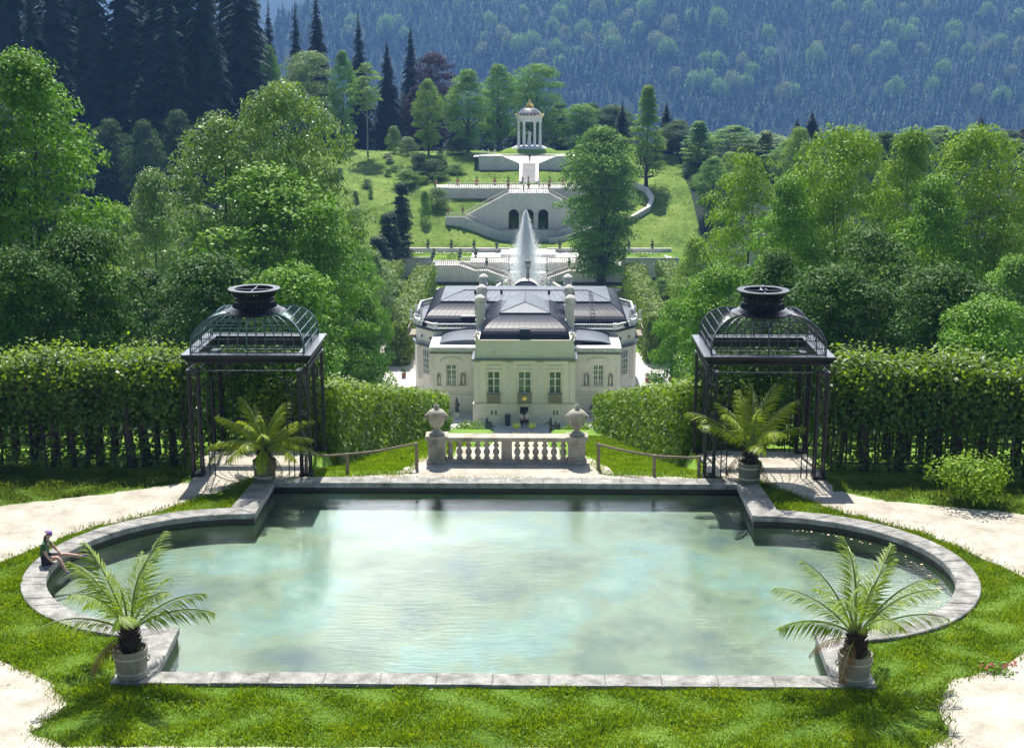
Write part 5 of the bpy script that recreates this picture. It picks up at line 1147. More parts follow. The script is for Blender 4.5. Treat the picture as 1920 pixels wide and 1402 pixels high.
for sx, sn in ((-1,'left'),(1,'right')):
    f = lambda pts: [(sx*x, z) for x, z in pts][::sx]
    t = wall_thing('long pale retaining wall at the far %s of the lower terrace' % sn, f([(15.5,G0-.2),(24.5,G0-.2),(24.5,-20.55),(15.5,-20.55)]), 223.9, 224.6, base=(min(sx*15.5,sx*24.5), max(sx*15.5,sx*24.5), G0, -23.55))
    coping(t, [(sx*15.5,-20.55),(sx*24.5,-20.55)], 224.2, .9, .14, MAT['ironflat'])
    t = wall_thing('pale %s stair wall stepping down toward the fountain' % sn, f([(1.9,G0-.2),(15.5,G0-.2),(15.5,TZ+.05),(11.0,TZ+.05),(8.6,-22.0),(6.6,-22.0),(2.9,-23.3),(1.9,-23.4)]), 220.0, 220.5, base=(min(sx*1.9,sx*15.5), max(sx*1.9,sx*15.5), G0, -23.75))
    b = MB(); b.prism(f([(11.0,G0),(15.48,G0),(15.48,TZ),(11.0,TZ)]), 220.5, 223.9); b.build('landing', MAT['trim'], t, True)
    b = MB(); b.prism(f([(1.9,G0),(11.0,G0),(11.0,TZ),(8.6,-22.1),(6.6,-22.1),(2.9,-23.4),(1.9,-23.5)]), 220.5, 223.0); b.build('stair', MAT['trim'], t, True)
    b = MB(); b.box(min(sx*15.1,sx*15.5), max(sx*15.1,sx*15.5), 220.5, 224, G0, TZ); b.build('end_wall', W, t, True)
    for p, q in (((15.4,TZ+.05),(11.0,TZ+.05)),((11.0,TZ+.05),(8.6,-22.0)),((8.6,-22.0),(6.6,-22.0)),((6.6,-22.0),(2.9,-23.3))):
        rail_x(t, (sx*p[0],p[1]), (sx*q[0],q[1]), 220.2, .9)
    t = wall_thing('pale %s retaining wall behind the lower stair with a balustrade on top' % sn, f([(2.9,G0-.2),(15.5,G0-.2),(15.5,TZ),(2.9,TZ)]), 223.6, 224.3)
    rail_x(t, (sx*3.0,TZ), (sx*10.9,TZ), 223.9, .9, .34)
    t = wall_thing('low pale back wall of the lower terrace on the %s' % sn, f([(3.2,TZ-.5),(24.5,TZ-.5),(24.5,-20.6),(3.2,-20.6)]), 236.0, 236.5)
    coping(t, [(sx*3.2,-20.6),(sx*24.5,-20.6)], 236.25, .6, .12)
    o = sheet('terrace_walk', [(sx*3,224.4),(sx*24,224.4),(sx*24,235.9),(sx*3,235.9)][::sx], TZ+.02, MAT['gravel2'], [[(sx*9.5,226),(sx*23,226),(sx*23,234.6),(sx*9.5,234.6)][::sx]]); tag(o, kind='structure')
    t = thing('terrace_flower_bed', 'yellow green planted bed on the lower terrace, %s of the fountain' % sn, 'flower bed', (sx*16,230,TZ+.03))
    rng = np.random.default_rng(90+sx); x = rng.uniform(-6.4,6.4,2600); y = rng.uniform(-3.8,3.8,2600); k = (np.abs(y) > 2.6)|(np.abs(np.abs(x)-3.2) < .8); x, y = x[k], y[k]
    V, F = leafquads(np.stack([x,y,rng.uniform(.05,.45,len(x))],1), np.tile([0,0,1.],(len(x),1)), .3, rng); link('planting', npmesh('planting', V, F), MAT['shoots'], t)
# garden vases along the terraces
vp = MB().lathe([(.22,0),(.25,.05),(.10,.2),(.12,.3),(.30,.5),(.33,.75),(.38,.8),(.0,.8)], (0,0,0), 10).mesh('vase'); vpl = bush_mesh(91, .7, .8, 110, .16)
def vase(x, y, z, label, s=1.0, mat='bronze', grp='planted vases along the terraces', leaf='leaf_dark'):
    t = thing('garden_vase', label, 'vase', (x,y,z), 0, grp); o = bpy.data.objects.new('vase', vp); C.objects.link(o); o.parent = t; o.scale = (s,)*3
    if not vp.materials: vp.materials.append(MAT['bronze'])
    o.material_slots[0].link = 'OBJECT'; o.material_slots[0].material = MAT[mat]
    o = bpy.data.objects.new('plant', vpl); C.objects.link(o); o.parent = t; o.location = (0,0,.75*s); o.scale = (s,)*3
    if not vpl.materials: vpl.materials.append(MAT['leaf_dark'])
    o.material_slots[0].link = 'OBJECT'; o.material_slots[0].material = MAT[leaf]
for sx, sn in ((-1,'left'),(1,'right')):
    for x in (5.4,9.3,13.2,17.2,21.2): vase(sx*x, 236.25, -20.48, 'dark vase with a plant on the low back wall of the lower terrace, %s side' % sn)
    for x in (8.5,11.0,15.3): vase(sx*x, 223.9, -20.3, 'dark vase on the balustrade of the lower terrace, %s side' % sn)
    for x, z in ((15.3,-20.25),(11,-20.25),(6.6,-21.1),(3.0,-22.4)): vase(sx*x, 220.2, z, 'dark vase on a pier of the lower stair, %s side' % sn, .9)
# middle basin with water steps
t = thing('water_stair', 'pale stepped basin between the lower stairs behind the fountain jet', 'basin', (0,220,G0))
b = MB(); b.box(-3.0,3.0,221,236,G0,-22.4); b.box(-3.2,3.2,223.6,236,-22.4,TZ+.02); b.box(-4.6,4.6,230,237,TZ,-20.7); b.build('steps', MAT['white'], t, True)
for sx in (-1, 1):
    b = MB(); b.bar((sx*2.9,219.8,-23.3),(sx*5.8,213,G0+.2),.5,.5); b.build('ramp_wall', MAT['trim'], t, True)
# fountain basin and jet
fb = thing('fountain_basin', 'round stone fountain basin on the lawn beyond the palace', 'basin', (0,199,G0))
b = MB(); b.lathe([(9.6,0),(9.8,.1),(9.8,.5),(9.2,.5),(9.2,.1)], (0,0,0), 48); b.build('rim', MAT['trim'], fb); sheet('water', ringpts(0,0,9.3,9.3,40), .3, MAT['water'], parent=fb)
jet = thing('fountain_jet', 'tall white plume of water rising behind the palace roof', 'fountain', (-.25,199,G0))
m, nt, b_ = newmat('spray'); b_.inputs['Base Color'].default_value = (.95,.96,.98,1); b_.inputs['Roughness'].default_value = .9
trn = N(nt, 'ShaderNodeBsdfTranslucent'); trn.inputs[0].default_value = (.95,.96,.98,1); mxx = N(nt, 'ShaderNodeMixShader'); mxx.inputs[0].default_value = .5
nt.links.new(b_.outputs[0], mxx.inputs[1]); nt.links.new(trn.outputs[0], mxx.inputs[2]); nt.links.new(mxx.outputs[0], nt.nodes['Material Output'].inputs[0]); MAT['spray'] = m
rng = np.random.default_rng(17); Hj = 14.2
n_ = 100000; h = Hj*(1-rng.beta(1.3,1.6,n_)**.9); env = np.interp(h, [0,6,8.6,10,12,14.2], [2.5,2.4,2.1,1.15,.6,.14]); a = rng.uniform(0,6.283,n_); r_ = env*np.abs(rng.normal(0,.62,n_))*(1+.2*rng.normal(0,1,n_)*np.sin(h*5+a))
P = np.stack([r_*np.cos(a)+.12*(14-h)*.08, r_*np.sin(a), h-.25*r_], 1); Nn = rng.normal(0,1,(n_,3)); Nn = unit(Nn*.4+np.array([0,-.42,.9])); T = unit(np.cross(Nn, rng.normal(0,1,(n_,3)))); S = rng.uniform(.035,.075,n_)[:,None]; Bv = np.cross(T,Nn)
V = np.stack([P-T*S, P+Bv*S*.6, P+T*S, P-Bv*S*.6], 1).reshape(-1,3); o = link('spray', npmesh('spray', V, np.arange(4*n_).reshape(-1,4)), m, jet); o['kind'] = 'stuff'
# grotto block
def arch_hole(c, w_, z0, z1): return archp(c-w_/2, c+w_/2, z0, z1, 10)
gz0, gz1 = -18.5, -14.95
hl = [arch_hole(c, 1.8, gz0, gz1) for c in (-2.62,0.0,2.62)]
t = wall_thing('pale grotto wall pierced by three dark arches under the upper terrace', [(-11.2,-20.6),(11.2,-20.6),(11.2,-16.2),(3.6,-12.15),(-3.6,-12.15),(-11.2,-16.2)], 246.0, 246.9, hl, name='grotto')
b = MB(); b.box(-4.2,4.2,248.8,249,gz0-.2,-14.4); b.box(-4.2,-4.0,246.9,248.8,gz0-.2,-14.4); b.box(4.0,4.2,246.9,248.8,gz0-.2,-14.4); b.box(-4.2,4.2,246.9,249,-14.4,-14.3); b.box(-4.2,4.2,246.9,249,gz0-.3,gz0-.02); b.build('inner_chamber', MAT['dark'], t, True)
b = MB()
for c in (-2.62,0,2.62): b.tube([(c+1.05*math.cos(q), 245.95, -15.85+1.05*math.sin(q)) for q in np.linspace(0,math.pi,11)], .10, 5); b.box(c-1.3,c-.95,245.85,246,gz0,-15.85); b.box(c+.95,c+1.3,245.85,246,gz0,-15.85); b.box(c-1.4,c-.9,245.8,246,-15.95,-15.8); b.box(c+.9,c+1.4,245.8,246,-15.95,-15.8)
b.build('arch_trim', MAT['trim'], t, True)
b = MB(); b.box(-3.6,3.6,246.9,255.7,-12.45,-12.2); b.build('upper_deck', MAT['gravel2'], t, True)
for sx in (-1, 1):
    b = MB(); b.prism([(sx*3.6,-12.2),(sx*3.6,-20),(sx*11.2,-20),(sx*11.2,-16.25)][::-sx], 246.9, 248.6); b.build('stair', MAT['trim'], t, True)
    rail_x(t, (sx*3.6,-12.15), (sx*11.2,-16.2), 246.3, .85, .4); rail_x(t, (0,-12.15), (sx*3.6,-12.15), 246.3, .85, .4)
t = thing('grotto_platform', 'low pale platform wall at the foot of the three arches', 'wall', (0,244.8,-20.5)); b = MB(); b.box(-4.55,4.55,244.8,246,-20.6,-18.62); b.build('wall', W, t, True); b = MB(); b.box(-4.65,4.65,244.7,245.1,-18.62,-18.45); b.build('coping', MAT['trim'], t, True)
for i, c in enumerate((-2.62,2.62)):
    tt_ = thing('grotto_palm', 'small yellow green palm in the %s arch of the grotto' % ('left' if i == 0 else 'right'), 'palm', (c,245.6,-18.5))
    for k in range(12):
        lf = variants[list(variants)[k % 4]][1]; o = bpy.data.objects.new('frond', lf); C.objects.link(o); o.parent = tt_; o.scale = (1.3,)*3; o.rotation_euler = (0,0,k*.55); o.location = (0,0,.5)
        o.material_slots[0].link = 'OBJECT'; o.material_slots[0].material = MAT['shoots']
    b = MB(); b.lathe([(.25,0),(.32,.5),(0,.5)], (0,0,0), 10); b.build('tub', MAT['tub'], tt_)
for sx, sn in ((-1,'left'),(1,'right')):
    f = lambda pts: [(sx*x, z) for x, z in pts][::sx]
    t = wall_thing('pale %s lower stair wall slanting down to the grotto platform' % sn, f([(4.55,-20.7),(9.5,-19.5),(14.7,-17.6),(14.7,-16.25),(11.6,-16.25),(4.55,-18.9)]), 244.9, 245.5)
    b = MB(); b.prism(f([(4.55,-20.4),(14.7,-17.6),(14.7,-16.3),(11.6,-16.3),(4.55,-18.95)]), 245.5, 246.0); b.build('stair', MAT['trim'], t, True)
    rail_x(t, (sx*14.6,-16.25), (sx*11.6,-16.25), 245.2, .8, .4); rail_x(t, (sx*11.6,-16.25), (sx*4.6,-18.9), 245.2, .8, .4)
t = wall_thing('broad pale retaining wall of the upper terrace behind the grotto', [(-14.9,-17.5),(14.9,-17.5),(14.9,-12.2),(-14.9,-12.2)], 256, 257)
b = MB(); b.lathe([(2.6,-14.5),(2.6,-12.2)], (-14.9,258.6,0), 14, a0=math.pi, a1=1.5*math.pi); b.build('rounded_end', W, t, True)
b = MB(); b.box(-17.5,14.9,257,262.5,-12.5,-12.15); b.build('upper_walk', MAT['gravel2'], t, True)
for a_, c_ in ((-14.9,-10.5),(-10.5,-5.6),(-5.6,-1.6),(1.6,5.6),(5.6,10.5),(10.5,14.9)): rail_x(t, (a_,-12.15), (c_,-12.15), 256.3, .95, .4)
for i, x in enumerate((-17.4,-13.4,-9.8,-6.4,-3.9,3.9,6.4,9.8)): vase(x, 262 if i else 259, -12.1, 'terracotta pot with a rose standard on the upper terrace', 1.15, 'terracotta', 'rose pots on the upper terrace', 'leaf_mid')
for i, x in enumerate((-3.6,0,3.6)): vase(x, 246.3, -11.3, ['terracotta pot on the left pier of the grotto balustrade','terracotta pot on the middle pier of the grotto balustrade','terracotta pot on the right pier of the grotto balustrade'][i], .95, 'terracotta', None, 'leaf_mid')
for i, x in enumerate((-14.2,-11.6)): vase(x, 245.2, -15.45, ['terracotta pot on the outer end of the left stair landing','terracotta pot on the inner end of the left stair landing'][i], .9, 'terracotta', None, 'leaf_mid')
# upper flight and upper wall
t = thing('garden_stair', 'narrow grey flight of steps with white side walls climbing to the temple', 'stairs', (0,262,-12))
b = MB(); n_ = 18
for i in range(n_): y0 = 264.5+i*.55; b.box(-1.3,1.3,y0,274.4,-12.3,-12.1+(i+1)*.155)
b.build('steps', MAT['wall'], t, True)
for sx in (-1, 1):
    b = MB(); b.add([(sx*1.3,264.3,-12.4),(sx*1.85,264.3,-12.4),(sx*1.85,274.4,-12.4),(sx*1.3,274.4,-12.4),(sx*1.3,264.3,-11.6),(sx*1.85,264.3,-11.6),(sx*1.85,274.4,-8.95),(sx*1.3,274.4,-8.95)], [(0,3,2,1),(4,5,6,7),(0,1,5,4),(1,2,6,5),(2,3,7,6),(3,0,4,7)]); b.build('side_wall', MAT['white'], t, True)
t = wall_thing('pale upper retaining wall dipping in the middle below the round temple', [(-9.9,-10.7),(9.9,-10.7),(9.9,-7.72),(5.4,-7.72),(1.9,-9.2),(-1.9,-9.2),(-5.4,-7.72),(-9.9,-7.72)], 274.6, 275.2)
coping(t, [(-9.9,-7.72),(-5.4,-7.72),(-1.9,-9.2),(1.9,-9.2),(5.4,-7.72),(9.9,-7.72)], 274.9, .75, .12, MAT['trim'])
b = MB(); b.add([(-1.9,275.2,-9.25),(1.9,275.2,-9.25),(5.4,281.5,-8.02),(-5.4,281.5,-8.02)], [(0,1,2,3)]); b.add([(-1.9,275.2,-9.25),(-5.4,281.5,-8.02),(-5.4,275.2,-7.8),(1.9,275.2,-9.25),(5.4,281.5,-8.02),(5.4,275.2,-7.8)], [(0,1,2),(3,5,4)]); b.build('ramp_paving', MAT['wall'], t, True)
o = sheet('temple_walk', [(-11,275.2),(-5.4,275.2),(-5.4,281.4),(5.4,281.4),(5.4,275.2),(11,275.2),(11,283),(-11,283)], -7.83, MAT['gravel2']); tag(o, kind='structure')
# mound
b = MB(); b.lathe([(6.6,-8.5),(6.2,-7.95),(5.4,-7.45),(4.6,-7.12),(3.9,-7.02),(0,-7.0)], (0,288.5,0), 48); o = b.build('grass_mound', MAT['lawn'], None, True, smooth=True); tag(o, kind='structure')
# temple
tm = thing('round_temple', 'round open white temple with columns, domed roof and gilded finial on a grass mound', 'temple', (0,288.5,-7.0))
b = MB(); b.lathe([(3.7,-7.15),(3.7,-6.95),(3.35,-6.95),(3.35,-6.78),(3.0,-6.78),(3.0,-6.6),(0,-6.6)], (0,288.5,0), 40); b.build('stepped_base', MAT['white'], tm, True)
cm = MB().lathe([(.42,0),(.42,.12),(.36,.18),(.28,.28),(.265,2.6),(.24,4.35),(.22,4.45),(.32,4.75),(.36,4.95),(.36,5.0)], (0,0,0), 14).mesh('column')
for i in range(6):
    a = i*math.pi/3; o = link('column', cm, MAT['white'], tm, smooth=True); o.location = (2.2*math.cos(a), 2.2*math.sin(a), .4)
b = MB(); b.lathe([(2.0,-1.55),(2.55,-1.6),(2.55,-1.05),(2.65,-1.0),(2.65,-.75),(2.95,-.55),(2.95,-.38),(2.5,-.38),(2.0,-.5),(2.0,-1.55)], (0,288.5,0), 40); en = b.build('entablature', MAT['white'], tm, True)
b = MB()
for i in range(24):
    a = i*math.pi/12; b.lathe([(.0,-.15),(.17,0),(.13,.22),(.0,.34)], (2.85*math.cos(a),288.5+2.85*math.sin(a),-.38), 6)
b.build('antefixes', MAT['gold'], en, True)
b = MB(); b.lathe([(2.6,-.4),(2.45,.05),(2.1,.4),(1.6,.8),(1.0,1.08),(.5,1.2),(0,1.22)], (0,288.5,0), 32, flute=.02); b.build('dome', MAT['palemetal'], tm, True)
b = MB(); b.lathe([(.75,1.05),(.62,1.3),(.30,1.5),(.42,1.75),(.28,2.1),(.12,2.35),(.22,2.55),(.0,2.85)], (0,288.5,0), 12)
for i in range(5): a = i*1.257; b.lathe([(0,-.3),(.25,-.1),(.2,.25),(.0,.5)], (.62*math.cos(a),288.5+.62*math.sin(a),1.5), 7)
b.build('gilded_finial', MAT['gold'], tm, True)
statue((0,288.5,-5.9), 'white marble draped figure standing inside the round temple', MAT['white'], 2.6, 0, 0)
t = thing('statue_pedestal', 'low marble pedestal under the draped figure in the temple', 'pedestal', (0,288.5,-6.6)); b = MB(); b.box(-.45,.45,-.45,.45,0,.12); b.box(-.38,.38,-.38,.38,.12,.55); b.box(-.45,.45,-.45,.45,.55,.66); b.build('block', MAT['white'], t)
for i, x in enumerate((-9.3,-8.2,-6.9,8.6,9.4)):
    statue((x,281,-7.8), ['leftmost small white marble group beside the temple mound','second small white marble group left of the temple mound','small white marble group nearest the temple mound on its left','small white marble group right of the temple mound by the path','rightmost small white marble group beside the temple mound'][i], MAT['white'], 1.1, i % 2, i)
# visitors on the terraces
pp = [(-1.2,261,-12.1,'visitor in dark clothes at the foot of the upper stair, left one','dark_cloth','dark_cloth'),(-.1,262.2,-12.1,'visitor in dark clothes standing in the middle below the upper stair','dark_cloth','dark_cloth'),(.1,276.6,-8.95,'visitor in black standing on the ramp below the temple','dark_cloth','dark_cloth'),(1.9,258,-12.1,'visitor in a white shirt leaning on the grotto deck','white_cloth','dark_cloth'),(-.9,250,-12.15,'visitor in a white shirt walking on the grotto deck','white_cloth','dark_cloth'),(9.2,279,-7.8,'visitor in dark clothes right of the temple mound','dark_cloth','dark_cloth'),(2.6,250.5,-12.15,'visitor in a pale top near the right end of the grotto balustrade','pale_cloth','white_cloth')]
for i, (x, y, z, lb, tp, bt) in enumerate(pp): person_standing((x,y,z), i*1.3, lb, MAT[tp], MAT[bt], 1.72)
# curved wall on the right slope
pts = [(3.5,242.5),(9,243.0),(14,244.2),(18.5,246.8),(21.6,250.5),(22.6,254.5),(21.8,258.5),(19.6,262),(16.5,265)]
b = MB(); P3 = []
for i in range(len(pts)-1):
    for k in range(4):
        f = k/4; x = pts[i][0]*(1-f)+pts[i+1][0]*f; y = pts[i][1]*(1-f)+pts[i+1][1]*f; P3.append(Vector((x, y, zt(x, y))))
def ribbon(b, P3, wd, z0, z1):
    vs = []
    for i, p in enumerate(P3):
        d = (P3[min(i+1,len(P3)-1)]-P3[max(i-1,0)]); d.z = 0; d.normalize(); s = Vector((d.y,-d.x,0))*wd/2
        vs += [p-s+Vector((0,0,z0)), p+s+Vector((0,0,z0)), p+s+Vector((0,0,z1)), p-s+Vector((0,0,z1))]
    b.add(vs, [(4*i+k, 4*i+(k+1)%4, 4*i+4+(k+1)%4, 4*i+4+k) for i in range(len(P3)-1) for k in range(4)]+[(3,2,1,0), tuple(4*(len(P3)-1)+k for k in range(4))])
t = thing('curved_wall', 'pale curving garden wall sweeping up the grassy slope on the right', 'wall', P3[10]); ribbon(b, P3, .5, -.6, .75); b.build('wall', MAT['wall'], t, True); b = MB(); ribbon(b, P3, .75, .75, .92); b.build('coping', MAT['trim'], t, True)
# ------------------------------------------------------------------ trees
PR = {}
def prof_lin(t): return np.interp(t, [0,.08,.2,.38,.5,.75,.9,1], [.45,.62,.72,.88,1.0,.92,.62,.25])
def proto(k, H, Wd, cm): PR[k] = (H, Wd, cm)
def prof_dm(t): return np.sqrt(np.maximum(0, 1-t*t))*.95+.05
def prof_th(t): return np.interp(t, [0,.2,.6,.85,1], [.85,1,.85,.5,.12])
proto('round', 20, 14, broadleaf(1, 20, 14, .14, prof_round, 270, 210, .25, .12, 22, .25, lobes=3))
proto('oval', 20, 11, broadleaf(2, 20, 11, .10, prof_oval, 250, 210, .24, .13, 20, .25, lobes=4))
proto('oval2', 20, 11, broadleaf(3, 20, 11, .12, prof_oval, 220, 210, .25, .15, 18, .2, lobes=3))
proto('tall', 22, 8, broadleaf(4, 22, 8, .08, prof_oval, 220, 150, .28, .15, 18, .3, lobes=3))
proto('linden', 25, 13, broadleaf(5, 25, 13, .08, prof_lin, 470, 190, .32, .15, 14, .3, trunk_r=.75, lobes=3))
proto('larch', 20, 9, broadleaf(6, 20, 9, .12, prof_cone, 230, 130, .26, .11, 26, .35, droop=.6, lobes=5))
proto('birch', 16, 5, broadleaf(7, 16, 5, .48, prof_oval, 70, 110, .22, .17, 12, .3, trunk_r=.13, lobes=3))
proto('small', 9, 7, broadleaf(8, 9, 7, .06, prof_round, 150, 260, .17, .15, 10, .3, lobes=3))
proto('dome', 5, 6, broadleaf(12, 5, 6, .0, prof_dm, 110, 150, .17, .17, 4, .35, lobes=4))
proto('airy', 20, 12, broadleaf(9, 20, 12, .10, prof_round, 240, 150, .24, .115, 30, .45, lobes=4))
proto('spruce', 24, 7.5, conifer(1, 24, 7.5, 66, 17, .0, .3, 6))
proto('spruce2', 24, 6.2, conifer(2, 24, 6.2, 58, 15, .02, .4, 6))
proto('spruce3', 24, 8.5, conifer(3, 24, 8.5, 56, 16, .05, .45, 6))
proto('thuja', 9, 2.4, broadleaf(10, 9, 2.4, .0, prof_th, 260, 130, .14, .22, 4, .3, lobes=2))

rt_ = random.Random(77)
def tree(k, px, Y, top, wpx, mat, label, name='tree', group=None, bark='bark', zoff=0, xw=None):
    X_ = at(px, 600, Y).x; zb = zt(X_, Y)-.1+zoff; zt2 = at(px, top, Y).z if top is not None else zb+xw
    H0, W0, (cm, tm_) = PR[k]; H = zt2-zb; dep = Y*1.0/math.cos(PITCH)*.985; Wm = wpx*dep/2600
    t = thing(name, label, 'tree' if name != 'bush' else 'bush', (X_, Y, zb), rt_.uniform(0, 6.28), group); t.scale = (Wm/W0, Wm/W0, H/H0)
    for nm, me, mt in (('crown', cm, MAT[mat]), ('trunk', tm_, MAT[bark])):
        if not me.materials: me.materials.append(mt)
        o = bpy.data.objects.new(nm, me); C.objects.link(o); o.parent = t; o.material_slots[0].link = 'OBJECT'; o.material_slots[0].material = mt
    return t
# left side
T = tree
T('oval', 78, 68, 82, 300, 'leaf_mid', 'tall dark maple with heavy trunk at the left edge of the photo', 'maple_tree')
T('tall', -40, 66, 120, 240, 'leaf_dark', 'tall maple cut by the left edge, behind the big dark maple', 'maple_tree')
T('small', 165, 62, 430, 240, 'leaf_dark', 'dark undergrowth tree below the tall dark maple on the left', 'small_tree')
T('small', 30, 58, 470, 220, 'leaf_dark', 'dark low tree at the left edge just behind the hedge', 'small_tree')
T('oval2', 232, 130, 385, 150, 'leaf_light', 'slender light green ash between the dark maple and the big grey green maple', 'ash_tree')
T('oval2', 190, 100, 470, 150, 'leaf_light', 'light green low tree behind the left hedge', 'small_tree')
T('round', 545, 96, 155, 265, 'leaf_grey', 'big grey green maple with the highest crown, left of the palace', 'maple_tree')
T('airy', 430, 93, 205, 250, 'leaf_grey', 'wide airy grey green maple with bare limbs, joined to the taller crown on its right', 'maple_tree')
T('airy', 500, 90, 300, 360, 'leaf_mid', 'lower spreading maple under the two grey green crowns', 'maple_tree')
T('oval2', 300, 112, 320, 170, 'leaf_grey', 'silvery willow left of the big grey green maples', 'willow_tree')
T('oval', 280, 84, 500, 200, 'leaf_dark', 'dark tree low behind the left hedge, beside the left pavilion', 'small_tree')
T('small', 390, 74, 480, 240, 'leaf_dark', 'dark spreading tree right behind the left pavilion', 'small_tree')
T('oval2', 610, 88, 380, 190, 'leaf_mid', 'mid green tree filling the gap right of the left pavilion', 'small_tree')
T('small', 545, 72, 500, 220, 'leaf_mid', 'mid green low tree above the left pavilion roof', 'small_tree')
T('oval', 668, 128, 400, 120, 'leaf_mid', 'mid green tree at the right foot of the big maples', 'small_tree')
T('small', 640, 100, 520, 130, 'leaf_dark', 'dark low tree above the clipped hedge on the left slope', 'small_tree')
T('oval2', 700, 165, 470, 110, 'leaf_grey', 'grey green bushy tree left of the garden hedges', 'small_tree')
T('small', 690, 130, 560, 90, 'leaf_mid', 'leafy tree at the near end of the outer left garden hedge', 'small_tree')
T('thuja', 757, 228, 338, 42, 'thuja', 'tall dark thuja at the left end of the lower terrace', 'thuja_tree')
T('thuja', 733, 222, 395, 52, 'thuja', 'second dark thuja, left of the tallest one by the lower terrace', 'thuja_tree')
T('thuja', 712, 214, 440, 60, 'thuja', 'broad dark thuja nearest the big grey green maples', 'thuja_tree')
# right side
T('airy', 1392, 112, 275, 190, 'leaf_light', 'light green airy tree at the left end of the right tree row', 'maple_tree')
T('oval', 1300, 150, 440, 110, 'leaf_light', 'light green bushy tree right of the palace garden', 'small_tree')
T('round', 1560, 98, 236, 240, 'leaf_light', 'broad maple with umbrella crown above the right pavilion', 'maple_tree')
T('oval2', 1470, 94, 330, 170, 'leaf_mid', 'mid green maple between the airy tree and the umbrella crown', 'maple_tree')
T('oval', 1690, 106, 232, 190, 'leaf_light', 'bright green tall maple in the middle of the right tree row', 'maple_tree')
T('oval2', 1740, 90, 330, 190, 'leaf_mid', 'mid green maple in front of the right tree row', 'maple_tree')
T('round', 1818, 94, 236, 240, 'leaf_light', 'large bright maple near the right edge of the photo', 'maple_tree')
T('oval', 1925, 110, 300, 150, 'leaf_grey', 'grey green tree at the right edge behind the large bright maple', 'maple_tree')
T('oval2', 1895, 78, 480, 170, 'leaf_mid', 'mid green tree low at the right edge above the hedge', 'small_tree')
T('small', 1345, 84, 500, 170, 'leaf_mid', 'mid green tree left of the right pavilion roof', 'small_tree')
T('small', 1275, 108, 560, 110, 'leaf_mid', 'leafy low tree above the clipped hedge on the right slope', 'small_tree')
T('airy', 1620, 76, 420, 260, 'leaf_dark', 'dark tree with leaning trunk behind the right pavilion', 'maple_tree')
T('small', 1560, 68, 500, 240, 'leaf_dark', 'dark low tree right behind the right pavilion', 'small_tree')
T('small', 1760, 66, 500, 240, 'leaf_dark', 'dark low tree behind the right hedge', 'small_tree')
T('oval2', 1450, 72, 470, 170, 'leaf_dark', 'dark tree just left of the right pavilion lantern', 'small_tree')
T('small', 1850, 62, 560, 200, 'leaf_mid', 'small mid green tree over the right end of the right hedge', 'small_tree')
T('oval', 1240, 190, 520, 60, 'leaf_mid', 'small tree at the far end of the right garden hedge', 'small_tree')
# terrace and hillside
T('linden', 1125, 216, 238, 150, 'leaf_mid', 'huge old linden standing on the lawn right of the fountain', 'linden_tree')
T('larch', 1206, 262, 150, 92, 'leaf_light', 'tall conical yellow green tree on the right slope', 'larch_tree')
T('dome', 822, 252, 352, 52, 'leaf_grey', 'grey green bush tree left of the grotto wall', 'bush')
T('birch', 697, 283, 118, 62, 'leaf_light', 'thin pale stemmed birch standing alone on the left slope', 'birch_tree', None, 'birchbark')
T('oval', 808, 284, 146, 62, 'leaf_light', 'bright green tree on the slope left of the temple', 'tree')
T('oval2', 880, 290, 130, 90, 'leaf_mid', 'tall green tree standing left of the temple, beside the upper wall', 'tree')
T('oval', 935, 305, 118, 80, 'leaf_mid', 'dark green tree immediately left of the temple roof', 'tree')
T('round', 1005, 315, 120, 120, 'leaf_mid', 'round dark green tree directly behind the temple', 'tree')
T('small', 1085, 318, 196, 80, 'leaf_mid', 'round green tree right of the temple', 'tree')
T('small', 1140, 322, 198, 80, 'leaf_dark', 'darker round tree between the temple and the conical tree', 'tree')
T('oval2', 1045, 330, 190, 60, 'leaf_dark', 'dark tree behind the temple on its right', 'tree')
T('oval2', 1262, 284, 225, 80, 'leaf_dark', 'dark tree right of the conical yellow green tree', 'tree')
T('larch', 1300, 272, 222, 95, 'leaf_mid', 'blue green conical tree on the far right of the meadow', 'tree')
T('oval', 1365, 276, 234, 110, 'leaf_mid', 'mid green tree in the far row behind the right maples', 'tree')
T('oval2', 1425, 282, 250, 100, 'leaf_grey', 'grey green tree in the far row, left of the two dark firs', 'tree')
T('round', 592, 300, 96, 110, 'leaf_grey', 'round silvery tree before the dark spruces on the left', 'tree')
T('oval', 655, 292, 92, 56, 'leaf_mid', 'slender green tree between the silvery tree and the birch', 'tree')
T('oval', 523, 310, 82, 50, 'leaf_mid', 'narrow green tree left of the silvery tree', 'tree')
T('oval2', 443, 305, 72, 100, 'leaf_mid', 'green tree among the dark spruces above the big maples', 'tree')
T('oval', 235, 295, 85, 60, 'leaf_mid', 'lighter green tree squeezed between dark spruces on the left', 'tree')
T('round', 818, 325, 98, 90, 'leaf_red', 'dark purple copper beech behind the green trees left of the temple', 'beech_tree')
T('oval', 785, 318, 160, 50, 'leaf_red', 'smaller purple brown beech below the big copper beech', 'beech_tree')
